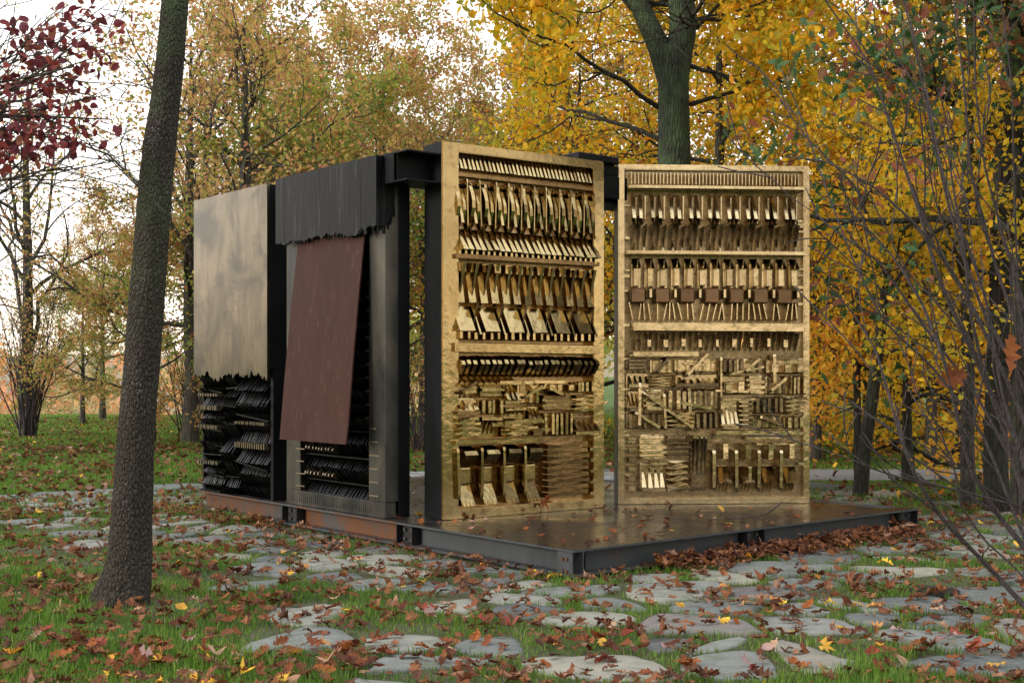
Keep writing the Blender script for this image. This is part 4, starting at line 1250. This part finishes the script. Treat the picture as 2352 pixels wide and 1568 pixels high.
cp(yB, 'yellow_tree', gpos(2480, 26), .6, 'yellow tree at the right edge behind the dark trunks', 1.0, GB)
cp(orA, 'orange_maple', gpos(2200, 25), 2.2, 'orange maple beyond the gravel path at far right', 1.2, GB)
cp(orA, 'orange_maple', gpos(1990, 28), 4.4, 'orange maple beyond the gravel path just right of the pale slab', 1.1, GB)
cp(orA, 'orange_maple', gpos(2320, 28), 1.2, 'orange maple beyond the path at the right edge', 1.2, GB)
cp(gA, 'green_oak_tree', gpos(1900, 38), 2.0, 'olive green tree low behind the path beside the pale slab', .7, GB)
cp(gA, 'green_oak_tree', gpos(2150, 44), 4.0, 'olive tree far behind the orange maples', .8, GB)
cp(oA, 'oak_tree', gpos(760, 52), 3.0, 'russet oak far behind the hood', 1.2, GB)
cp(oB, 'oak_tree', gpos(975, 30), 1.7, 'thin russet tree seen through the dark gap left of the golden slab', .75, GB)
cp(gA, 'green_oak_tree', gpos(190, 41), 1.0, 'low olive oak on the lawn crest between the sparse tree and the leaning trunk', .6, GB)
cp(oA, 'oak_tree', gpos(800, 39), 5.2, 'russet oak over the middle of the hood', 1.08, GB)
cp(bare, 'sparse_tree', gpos(470, 38), 4.0, 'sparse tree with wavy limbs above the silvery plate', 1.1, GB)

# plain trunks in the right background
def plain_trunk(pts, rad, label, seed, limbs=5, mat='bark'):
    T = Tree(seed); P, rr_ = T.trunk(pts, [q_ * .85 for q_ in rad], 14, 8, .03)
    for i in range(limbs):
        kk = int((.45 + .5 * i / limbs) * (len(P) - 1)); az = i * 2.4 + seed
        T.limb(P[kk], np.array([math.cos(az), math.sin(az), .35]), 1.8, .03, 1, (6, 4), .8)
    LP, ct = T.leafpos(5, .2)
    b = pts[0]; root = empty('slender_tree', (b[0], b[1], 0)); 
    for o_ in (link('trunk', T.tr.mesh('trunk', M[mat]), None, root), link('branches', T.br.mesh('branches', M[mat]), None, root),
               link('crown', leaves_mesh('crown', LP, .095 * T.r.uniform(.6, 1.2, len(LP)), ct * .7 + .05, shape_simple(), M['yel'], T.r), None, root)):
        o_.location = (-b[0], -b[1], 0)
    tag(root, label, 'tree', 'slim dark trunks on the lawn at right')
def pp(L_, Y): return [tuple(at(px, Y, py)) for px, py in L_]
plain_trunk(pp([(1975, 1145), (1985, 1040), (2005, 900), (2022, 760), (2035, 640), (2040, 450), (2045, 200)], 17.2), [.13, .105, .1, .09, .075, .06, .03], 'leaning dark trunk just right of the pale slab', 31)
plain_trunk(pp([(1972, 1118), (1970, 1000), (1968, 870), (1966, 760), (1975, 600), (1980, 350)], 18.5), [.08, .065, .06, .06, .05, .02], 'upright dark trunk touching the leaning one beside the pale slab', 32)
plain_trunk(pp([(2225, 1168), (2222, 1020), (2224, 880), (2222, 700), (2215, 500), (2230, 200), (2240, -100)], 15.9), [.12, .10, .095, .09, .08, .07, .03], 'grey brown trunk between the bare stems and the dark trunk at right', 33, mat='bark_grey')
plain_trunk(pp([(2290, 1170), (2286, 1040), (2290, 880), (2296, 700), (2300, 450), (2318, 200), (2330, -200)], 15.3), [.19, .165, .155, .15, .14, .12, .05], 'thick dark mossy trunk near the right edge', 34)
plain_trunk(pp([(2345, 1175), (2340, 1000), (2342, 800), (2338, 500), (2340, 100)], 14.6), [.14, .12, .115, .10, .06], 'very dark trunk cut by the right edge of the photo', 35)

# red leaved branches hanging in at top left (tree stands outside the frame)
T = Tree(77); r = T.r
bp = (-5.3, 9.4, 0)
T.trunk([(bp[0], bp[1], -.1), (bp[0], bp[1], 1.5), (bp[0] + .1, bp[1], 3.0), (bp[0] + .1, bp[1] + .1, 4.6), (bp[0] + .3, bp[1], 6)], [.15, .11, .09, .07, .03], 14, 8, .04)
for (sx_, sz, tx_, ty_) in ((-4.9, 2.2, 10, 280), (-4.9, 2.4, 60, 245), (-4.9, 2.7, 130, 300), (-4.9, 3.0, 60, 150), (-4.9, 3.0, 175, 130), (-4.9, 3.2, 60, 30), (-4.9, 3.4, 160, 80), (-4.9, 3.4, 130, 20), (-4.9, 3.6, 20, -40), (-4.9, 2.6, 10, 200), (-4.9, 3.2, 20, 90)):
    st_ = np.array([bp[0] + .1, bp[1], sz]); en = np.array(at(tx_, 9.2 + r.uniform(-.5, .5), ty_))
    L_ = np.linalg.norm(en - st_); T.limb(st_, en - st_ + np.array([0, 0, L_ * .02]), L_, .022, 1, (6, 3), .5, up=-.01, wig=.05)
A = np.concatenate(T.tips)
A = A[(A[:, 0] - (-0.4095 * A[:, 1])) > -1.6]
px_ = 1176 + A[:, 0] / A[:, 1] * FL; py_ = 857 - (A[:, 2] - CAMZ) / A[:, 1] * FL
A = A[(px_ < 245) & (py_ < 345)]
cl = np.array([noise.noise(Vector(tuple(a_ * 3.2))) for a_ in A]); A = A[cl > .02]
idx_ = np.repeat(np.arange(len(A)), 4); LP = A[idx_] + r.normal(0, .085, (len(idx_), 3)); LP[:, 2] -= .04
root = empty('red_leaved_tree', bp)
for o_ in (link('trunk', T.tr.mesh('trunk', M['bark_grey']), None, root), link('branches', T.br.mesh('branches', M['bark_grey']), None, root),
           link('crown', leaves_mesh('crown', LP, .085 * r.uniform(.7, 1.2, len(LP)), r.random(len(LP)), shape_oval(), M['red'], r, .8, .3), None, root)):
    o_.location = (-bp[0], -bp[1], 0)
tag(root, 'branches of plum red leaves hanging into the top left corner', 'tree')

# bare multi-stemmed shrub in front at right
T = Tree(88); r = T.r; Ys = 6.3
base_s = np.array([2.95, 6.4, 0])
stems = [
 ([(2400, 1440), (2352, 1390), (2260, 1290), (2170, 1200), (2110, 1110), (2070, 1010), (2040, 900), (2010, 800), (1960, 720), (1890, 640)], .021, 6.1),
 ([(2420, 1340), (2352, 1255), (2290, 1180), (2230, 1080), (2200, 960), (2170, 830), (2120, 700), (2060, 600), (1990, 520), (1900, 500)], .023, 6.3),
 ([(2430, 1250), (2352, 1040), (2290, 930), (2230, 800), (2160, 650), (2110, 480), (2060, 330), (2000, 150), (1930, 50), (1880, -20)], .022, 6.5),
 ([(2430, 1230), (2352, 960), (2280, 800), (2200, 640), (2110, 520), (2010, 430), (1900, 370), (1800, 360)], .018, 6.2),
 ([(2440, 1200), (2352, 880), (2250, 700), (2180, 480), (2130, 250), (2100, 100), (2070, -20), (2040, -150)], .017, 6.7),
 ([(2440, 1150), (2352, 800), (2290, 620), (2230, 400), (2215, 200), (2190, 0), (2180, -150)], .016, 6.4),
 ([(2450, 1050), (2352, 700), (2310, 560), (2260, 380), (2240, 200), (2235, -50)], .015, 6.8),
 ([(2400, 1190), (2352, 1165), (2200, 1125), (2080, 1100), (2000, 1075), (1940, 1030), (1900, 990)], .010, 6.0),
 ([(2430, 1290), (2352, 1110), (2240, 900), (2130, 760), (2020, 600), (1960, 560), (1880, 500), (1850, 430)], .014, 6.6),
 ([(2430, 1290), (2352, 1070), (2300, 900), (2270, 700), (2200, 500), (2170, 300), (2060, 130), (1970, 20)], .016, 6.9),
 ([(2400, 1350), (2330, 1180), (2260, 1000), (2150, 850), (2030, 740), (1960, 600), (1900, 440), (1830, 240), (1790, 150)], .012, 6.0),
 ([(2420, 1300), (2345, 1120), (2310, 1000), (2260, 860), (2225, 700), (2215, 560), (2160, 380), (2120, 160), (2080, 0)], .019, 6.4),
 ([(2430, 1200), (2380, 950), (2340, 700), (2330, 450), (2325, 200), (2300, 0)], .013, 6.5),
 ([(2400, 1400), (2340, 1310), (2260, 1240), (2200, 1150), (2190, 1050), (2120, 950), (2080, 880)], .008, 5.9),
]
for (L_, r0, Y_) in stems:
    pts = [tuple(base_s + np.array([r.uniform(-.12, .12), r.uniform(-.1, .1), -.05]))] + [tuple(at(px, Y_ + .1 * math.sin(i), py)) for i, (px, py) in enumerate(L_)]
    rad = np.linspace(r0 * .78, .0028, len(pts))
    P, rr_ = T.trunk(pts, rad, 7, 6, .08)
    n_ = len(P)
    for i in range(5):
        kk = int((.28 + .70 * i / 5) * (n_ - 1)); Tn = unitv(P[min(kk + 1, n_ - 1)] - P[kk])
        sd_ = np.array([r.uniform(-1, .6), r.normal() * .5, r.uniform(-.1, .9)])
        T.limb(P[kk], Tn + .8 * unitv(sd_), r.uniform(.25, .8), max(rr_[kk] * .45, .0022), 2, (2, 2), .6, up=.03, wig=.06, taper=.4)
root = empty('bare_shrub', tuple(base_s)); off = tuple(-base_s)
link('stems', T.tr.mesh('stems', M['twig']), None, root).location = off
link('twigs', T.br.mesh('twigs', M['twig']), None, root).location = off
tag(root, 'bare grey shrub with long arching stems leaning in from the right edge', 'shrub')

# low bare shrubs at left, one round the foot of the sparse tree
def stem_shrub(loc, n_, H, seed, label, spread=.35, leaves=0):
    T = Tree(seed); r = T.r
    for i in range(n_):
        az = r.uniform(0, 6.28); sp = r.uniform(.05, spread)
        T.limb(np.array([r.normal(0, .12), r.normal(0, .12), -.05]), np.array([math.cos(az) * sp, math.sin(az) * sp, 1]), H * r.uniform(.5, 1), .022, 1, (4, 3), .35, up=.03, wig=.06, taper=.25)
    root = empty('stemmy_shrub', loc); link('stems', T.br.mesh('stems', M['twig']), None, root)
    if leaves:
        LP, ct = T.leafpos(leaves, .12); link('foliage', leaves_mesh('foliage', LP, .09 * r.uniform(.7, 1.2, len(LP)), ct, shape_simple(), M['oak'], r), None, root)
    tag(root, label, 'shrub', 'thin stemmed shrubs on the lawn')
stem_shrub(gpos(72, 32.6), 34, 4.2, 61, 'upright stems crowding round the foot of the sparse tree at far left', .5, 1)
stem_shrub(gpos(432, 33), 22, 3.2, 62, 'thin bare shrub just left of the silvery plate', .6, 1)
stem_shrub(gpos(962, 27), 16, 2.6, 63, 'thin bare shrub seen in the gap beside the golden slab', .6, 1)

# oak leaves caught on the shrub
def one_leaf(name, loc, size, colour, rot, label, shape=None, cat='leaf', group=None, curl=.35, seed=0):
    rg = np.random.default_rng(seed); S, F = shape or shape_oak()
    L_ = S.copy(); L_[:, 1] -= .5
    L_[:, 2] += curl * (L_[:, 0] ** 2) * 2.2 + curl * .6 * (L_[:, 1] ** 2) + rg.normal(0, .012, len(L_))
    me = np_mesh(name, L_ * size, F, LEAFC[colour])
    o = link(name, me); o.location = loc; o.rotation_euler = rot
    return tag(o, label, cat, group)
one_leaf('dead_leaf', at(2318, 6.1, 815), .21, 'orange brown', (R(75), R(20), R(25)), 'curled brown oak leaf caught high on the bare stems at the right edge', seed=1)
one_leaf('dead_leaf', at(2180, 6.2, 868), .22, 'rust brown', (R(60), R(75), R(0)), 'spread brown oak leaf caught on the bare stems, left of the curled one', seed=2)
one_leaf('dead_leaf', at(2390, 6.0, 845), .2, 'rust brown', (R(80), R(-10), R(60)), 'brown leaf at the far right edge among the stems', seed=3)

# far woodland mass: real leaf clumps and poles beyond the crest and the path
def woodland(name, x0, x1, Y0, Y1, z0f, ztop, n, mats, seed, size=.5, label=''):
    r = np.random.default_rng(seed)
    nc = n // 60
    cx_ = r.uniform(x0, x1, nc); cy_ = r.uniform(Y0, Y1, nc); g_ = hgt(cx_, cy_)
    hh = ztop * (.55 + .45 * np.abs(np.sin(cx_ * .35 + seed)) ) * r.uniform(.3, 1, nc)
    cen = np.stack([cx_, cy_, g_ + z0f + hh], -1)
    i = np.repeat(np.arange(nc), 60); P = cen[i] + r.normal(0, 1, (len(i), 3)) * np.array([1.0, 1.0, .6])
    me = leaves_mesh(name, P, size * r.uniform(.6, 1.3, len(P)), r.random(nc)[i] * .7 + .15 + r.normal(0, .1, len(P)), shape_simple(), M[mats], r)
    o = link(name, me); tag(o, label, 'woodland', kind='stuff')
woodland('valley_woodland', -75, 4, 78, 120, -1, 8, 24000, 'pal', 5, .6, 'orange woodland, paled as if by haze, in the valley beyond the lawn crest at left')
woodland('far_woodland', -8, 60, 48, 72, 0, 9, 30000, 'oli', 6, .45, 'olive and gold woodland filling the distance behind the platform and path')
woodland('far_thicket', 9, 40, 32, 42, 0, 3.6, 12000, 'ora', 8, .28, 'orange thicket beyond the gravel path at right')

# unseen trees added around the camera to darken reflections in the polished metal
for i, (x, y, s_, k_) in enumerate(((-9, -13, 1.1, 0), (5, -14, 1.2, 1), (14, -8, 1.2, 0), (-20, -16, 1.2, 1), (20, -20, 1.3, 1), (-3, -24, 1.3, 0), (19, 3, 1.2, 1), (22, 12, 1.2, 0), (-21, 13, .9, 0), (-25, 21, 1.0, 0), (-34, 16, 1.2, 0))):
    cp((oA, yB)[k_], ('oak_tree', 'yellow_tree')[k_], (x, y, 0), i * 1.3, ('tall ' if s_ > 1.15 else '') + ('russet oak' if k_ == 0 else 'yellow tree') + ' added for reflections, ' + ('behind the viewer' if y < 0 else 'beyond the picture edge') + ' ' + ('far left', 'left', 'middle', 'right', 'far right', 'rightmost', 'leftmost')[(i * 3) % 7] + (' nearer' if i % 2 else ' farther') + ' from the platform', s_, 'trees added outside the picture')

# ------------------------------------------------------------------ fallen leaves
def plat_z(x, y):
    u, v = to_uv(x, y)
    on = (u > 0.01) & (u < LU) & (v > 0.01) & (v < LV)
    return on, u, v
occ = []      # footprints on the deck to avoid: handled through uv boxes
def blocked(x, y, u, v):
    b = ((v > -.06) & (v < .42) & (u > 2.75)) & (u < 7)
    for (A_, B_, T_) in ((cA, cB, .33), (dA, dB, .30)):
        d = (B_ - A_).normalized(); nx, ny = -d.y, d.x
        s_ = (x - A_.x) * d.x + (y - A_.y) * d.y; t_ = (x - A_.x) * nx + (y - A_.y) * ny
        b |= (s_ > -.04) & (s_ < (B_ - A_).length + .04) & (t_ > -.06) & (t_ < T_ + .04)
    return b
# in-view sample of ground points, denser where litter lies
def sample_view(n, Y0, Y1, r, power=1.0, margin=1.3):
    Y = Y0 + (Y1 - Y0) * r.random(n) ** power
    X = (r.random(n) * 2 - 1) * (Y * .4095 + margin)
    return X, Y
r = np.random.default_rng(99)
def litter_density(X, Y):
    u, v = to_uv(X, Y)
    d = .55 + .45 * np.array([noise.noise(Vector((float(a) * .9, float(b) * .9, 2.0))) for a, b in zip(X, Y)])
    d += .9 * np.exp(-((u + .22) / .22) ** 2) * (v > 1.0) * (v < 4.6)
    d += .35 * np.exp(-((v + .35) / .35) ** 2) * (u > 0)
    d = np.where(stone_h(X, Y) > 0, d * .42, d)
    return d
sets = []
for (n_, Y0, Y1, pw) in ((13500, 6.2, 17, 1.0), (13000, 14, 30, 1.1), (11000, 26, 47, 1.0)):
    X, Y = sample_view(n_, Y0, Y1, r, pw)
    if Y0 < 20:
        keep = r.random(n_) < litter_density(X, Y); X, Y = X[keep], Y[keep]
    sets.append((X, Y))
X = np.concatenate([s[0] for s in sets]); Y = np.concatenate([s[1] for s in sets])
# dense drift along the front edge
vv = r.uniform(.9, 4.8, 520); uu = -np.abs(r.normal(.02, .16, 520)) - .02; pts = [UV(a, b) for a, b in zip(uu, vv)]
X = np.concatenate([X, [p.x for p in pts]]); Y = np.concatenate([Y, [p.y for p in pts]])
pile = np.zeros(len(X)); pile[-520:] = np.maximum(0, .10 - np.abs(uu) * .25) * r.random(520)
on, u, v = plat_z(X, Y)
keep = ~(on & ((r.random(len(X)) > np.where(v < 2.4, .20, .14)) | blocked(X, Y, u, v)))
dtree = np.hypot(X - at(279, Yn), Y - Yn) < .26
keep &= ~dtree & ~((np.abs(Y - 20.6) < 1.2) & (X > -2) & (r.random(len(X)) < .85)) & ~((X > 3.5) & (Y > 15) & (r.random(len(X)) < .45))
X, Y, pile, on = X[keep], Y[keep], pile[keep], on[keep]
sh_ = stone_h(X, Y)
Z = np.where(on, DZ + .012, np.where(sh_ > 0, sh_ * 1.1, .034) + .012 + .015 * r.random(len(X))) + pile + hgt(X, Y)
tint = np.clip(r.beta(1.6, 2.2, len(X)) * 1.0 + (r.random(len(X)) > .965) * .5, 0, 1)
size = r.uniform(.065, .145, len(X)) * np.where(on, .85, 1)
cand = np.argsort(-(size / np.hypot(X, Y)))
ind = set(); NI = 230
infr = (np.abs(X / Y) < .40) & (Y > 6.95)
sel = [i for i in cand if infr[i] and not on[i]][:NI] + [i for i in cand if infr[i] and on[i]][:45]
selm = np.zeros(len(X), bool); selm[sel] = True
restm = ~selm
P = np.stack([X, Y, Z], -1)
def tw(m_): return P[m_], size[m_], tint[m_]
nearm = restm & (Y < 17); farm = restm & (Y >= 17)
a_, b_, c_ = tw(nearm)
half = r.random(len(a_)) < .75
o = link('leaf_litter', leaves_mesh('leaf_litter', a_[half], b_[half], c_[half], shape_oak(), M['lit'], r, .26, .65)); tag(o, 'brown lobed leaves strewn thickly over the grass and stones', 'fallen leaves', kind='stuff')
o = link('leaf_litter', leaves_mesh('leaf_litter', a_[~half], b_[~half] * .85, c_[~half], shape_oval(), M['lit'], r, .4, .8)); tag(o, 'small oval fallen leaves scattered between the lobed ones', 'fallen leaves', kind='stuff')
a_, b_, c_ = tw(farm)
o = link('leaf_litter', leaves_mesh('leaf_litter', a_, b_ * 1.15, c_, shape_oval(), M['lit'], r, .5, .4)); tag(o, 'fallen leaves speckling the far lawn', 'fallen leaves', kind='stuff')
# individually built leaves
variants = {}
def leaf_variant(col, k_, kind):
    key = (col, k_, kind)
    if key not in variants:
        rg = np.random.default_rng(k_ + hash(kind) % 7 if False else k_ + len(kind))
        S, F = {'oak': shape_oak, 'maple': shape_maple, 'oval': shape_oval}[kind]()
        L_ = S.copy(); L_[:, 1] -= .5; L_[:, 0] += rg.normal(0, .02, len(L_))
        c1, c2 = rg.normal(.4, .55), rg.normal(.3, .5)
        L_[:, 2] += c1 * L_[:, 0] ** 2 * 2 + c2 * L_[:, 1] ** 2 * 1.2 + rg.normal(0, .025, len(L_))
        variants[key] = np_mesh('fallen_leaf', L_, F, LEAFC[col])
    return variants[key]
rr2 = random.Random(12)

used_l = []
for i in sel:
    t = rr2.random()
    col = 'rust brown' if t < .34 else 'dark brown' if t < .55 else 'orange brown' if t < .76 else 'pale tan' if t < .81 else 'pinkish grey' if t < .845 else 'yellow' if t < .885 else 'red'
    kind = 'oak' if col in ('rust brown', 'dark brown', 'orange brown') else rr2.choice(('maple', 'oval', 'oak'))
    o = link('fallen_leaf', leaf_variant(col, rr2.randrange(6), kind))
    o.location = tuple(P[i]); s_ = float(size[i]) * (.72 if kind != 'oak' else 1); o.scale = (s_, s_, s_)
    o.rotation_euler = (rr2.gauss(0, .3), rr2.gauss(0, .3), rr2.uniform(0, 6.28))
    where = 'on the dark deck' if on[i] else ('on stone' if sh_[i] > 0 else 'in grass')
    px_ = 1176 + P[i][0] / P[i][1] * FL; py_ = 857 + (CAMZ - P[i][2]) / P[i][1] * FL
    reg = ['far left', 'centre left', 'centre', 'centre right', 'far right'][min(4, max(0, int(px_ / 470.4)))]
    reg2 = 'bottom edge' if py_ > 1480 else 'foreground' if py_ > 1390 else 'near platform' if py_ > 1280 else 'further back'
    sz_ = 'large ' if s_ > .135 else 'small ' if s_ < .10 else ''
    tag(o, f'{sz_}{col} {"lobed" if kind == "oak" else "pointed" if kind == "maple" else "oval"} leaf {where}, {reg2}, {reg}', 'leaf', 'single fallen leaves'); used_l.append((o, px_))
from collections import defaultdict
by = defaultdict(list)
for o, px_ in used_l: by[o['label']].append((px_, o))
ORD = ['leftmost', 'second from left', 'third from left', 'fourth from left', 'fifth from left', 'sixth from left', 'seventh from left', 'eighth from left', 'ninth from left', 'tenth from left', 'eleventh from left', 'twelfth from left', 'thirteenth from left', 'fourteenth from left']
for lab, L_ in by.items():
    if len(L_) > 1:
        L_.sort(key=lambda t_: t_[0])
        for k_, (px_, o) in enumerate(L_): o['label'] = ORD[min(k_, 13)] + ' ' + lab
one_leaf('fallen_leaf', at(1095, gy(1548), 1545), .25, 'yellow', (R(18), R(-8), R(160)), 'large bright yellow leaf in the grass at the bottom centre', shape_maple(), seed=4, curl=.2)
one_leaf('fallen_leaf', at(385, gy(1525), 1522), .16, 'pale tan', (R(35), R(10), R(60)), 'pale yellow tan leaf standing up in the grass at lower left', shape_maple(), seed=5, curl=.3)
one_leaf('fallen_leaf', at(1995, gy(1422), 1416), .17, 'pale tan', (R(30), R(0), R(100)), 'pale cream leaf resting on a slate stone at lower right', shape_maple(), seed=6, curl=.4)
lf = cA.lerp(cB, .60) + Vector((.03, -.05, .085))
one_leaf('leaning_leaf', tuple(lf), .17, 'orange brown', (R(78), R(150), R(25)), 'orange leaf leaning upright against the foot of the golden slab', shape_maple(), seed=7)
one_leaf('fallen_leaf', tuple(at(1655, 12.85, 1168)), .11, 'yellow', (R(40), 0, R(40)), 'single yellow leaf on the deck in front of the pale slab', shape_oval(), seed=8)
# leaves lying on top of the dark slabs
ex = []
for i in range(40):
    u_ = rr2.uniform(2.9, 6.9)
    p = UV(u_, rr2.uniform(.0, .22) if u_ > 5.0 else rr2.uniform(-.04, .2)); ex.append((p.x, p.y, (HA if u_ > 5.08 else 3.60) + DZ + .02))
o = link('slab_top_leaves', leaves_mesh('slab_top_leaves', np.array(ex), np.full(40, .11), r.random(40) * .8, shape_oak(), M['lit'], r, .4, .4)); tag(o, 'brown leaves caught along the tops of the two dark slabs', 'fallen leaves', kind='stuff')

# fallen twig on the deck
tw_ = Tubes(); tw_.add([tuple(at(1600, gy(1195) * .853, 1195)), tuple(at(1700, 12.4, 1190)), tuple(at(1760, 12.6, 1180)), tuple(at(1788, 12.8, 1160)), tuple(at(1797, 12.8, 1152))], [.004, .006, .008, .009, .004], 6)
for V_ in tw_.V: V_[:, 2] = np.maximum(V_[:, 2], DZ + .004)
tag(link('fallen_twig', tw_.mesh('fallen_twig', M['twig'])), 'thin curved twig lying on the deck before the pale slab', 'twig')

# ------------------------------------------------------------------ grass
def blades(name, X, Y, h, wd, r, label):
    n_ = len(X); Zb = hgt(X, Y) + 0 * X
    az = r.uniform(0, 2 * np.pi, n_); lean = r.normal(0, .45, n_) * h
    dx, dy = np.cos(az), np.sin(az); ax, ay = -dy * wd / 2, dx * wd / 2
    v0 = np.stack([X - ax, Y - ay, Zb], -1); v1 = np.stack([X + ax, Y + ay, Zb], -1)
    mxx, myy = X + dx * lean * .35, Y + dy * lean * .35
    v2 = np.stack([mxx + ax * .7, myy + ay * .7, Zb + h * .6], -1); v3 = np.stack([mxx - ax * .7, myy - ay * .7, Zb + h * .6], -1)
    v4 = np.stack([X + dx * lean, Y + dy * lean, Zb + h], -1)
    V = np.stack([v0, v1, v2, v3, v4], 1).reshape(-1, 3)
    F = np.array([(0, 1, 2), (0, 2, 3), (3, 2, 4)])
    FF = (F[None] + (np.arange(n_) * 5)[:, None, None]).reshape(-1, 3)
    t = np.clip(r.normal(.42, .2, n_) + .3 * np.array([noise.noise(Vector((float(a) * .8, float(b) * .8, 7.0))) for a, b in zip(X, Y)]) + (r.random(n_) > .95) * .4, 0, 1)
    o = link(name, np_mesh(name, V, FF, M['grass'], np.repeat(t, 5))); tag(o, label, 'grass', kind='stuff')
def grass():
    r = np.random.default_rng(5)
    n_ = 300000
    X, Y = sample_view(n_, 6.0, 15, r, 1.15)
    on, u, v = plat_z(X, Y); s = stone_h(X, Y)
    k_ = (~on) & (s <= 0) & ~((u > -.1) & (v > -.1) & (r.random(n_) < .75))
    pav = (u > -3.2) & (v > -3.1)
    nz = np.array([noise.noise(Vector((float(a) * 1.3, float(b) * 1.3, 0))) for a, b in zip(X[::1], Y[::1])])
    k_ &= r.random(n_) < np.where(pav, .9, .8) * np.clip(.65 + nz * .9, .12, 1)
    X, Y, pav, nz = X[k_], Y[k_], pav[k_], nz[k_]
    h = np.where(pav, .042, .06) * (1 + nz * .8) * r.uniform(.5, 1.5, len(X))
    blades('grass', X, Y, h, .0045 + .0004 * Y * .6, r, 'short green grass growing between the stones and on the near lawn')
    X, Y = sample_view(165000, 14, 30, r, 1.1); on, u, v = plat_z(X, Y)
    road = (np.abs(Y - 20.6) < 1.2) & (X > -2); k_ = (~on) & (~road) & (stone_h(X, Y) <= 0); X, Y = X[k_], Y[k_]
    blades('grass', X, Y, r.uniform(.04, .10, len(X)), .011, r, 'green lawn grass behind the platform')
    X, Y = sample_view(110000, 28, 52, r, 1.0)
    blades('grass', X, Y, r.uniform(.06, .14, len(X)), .022, r, 'far lawn grass up to the crest')
grass()
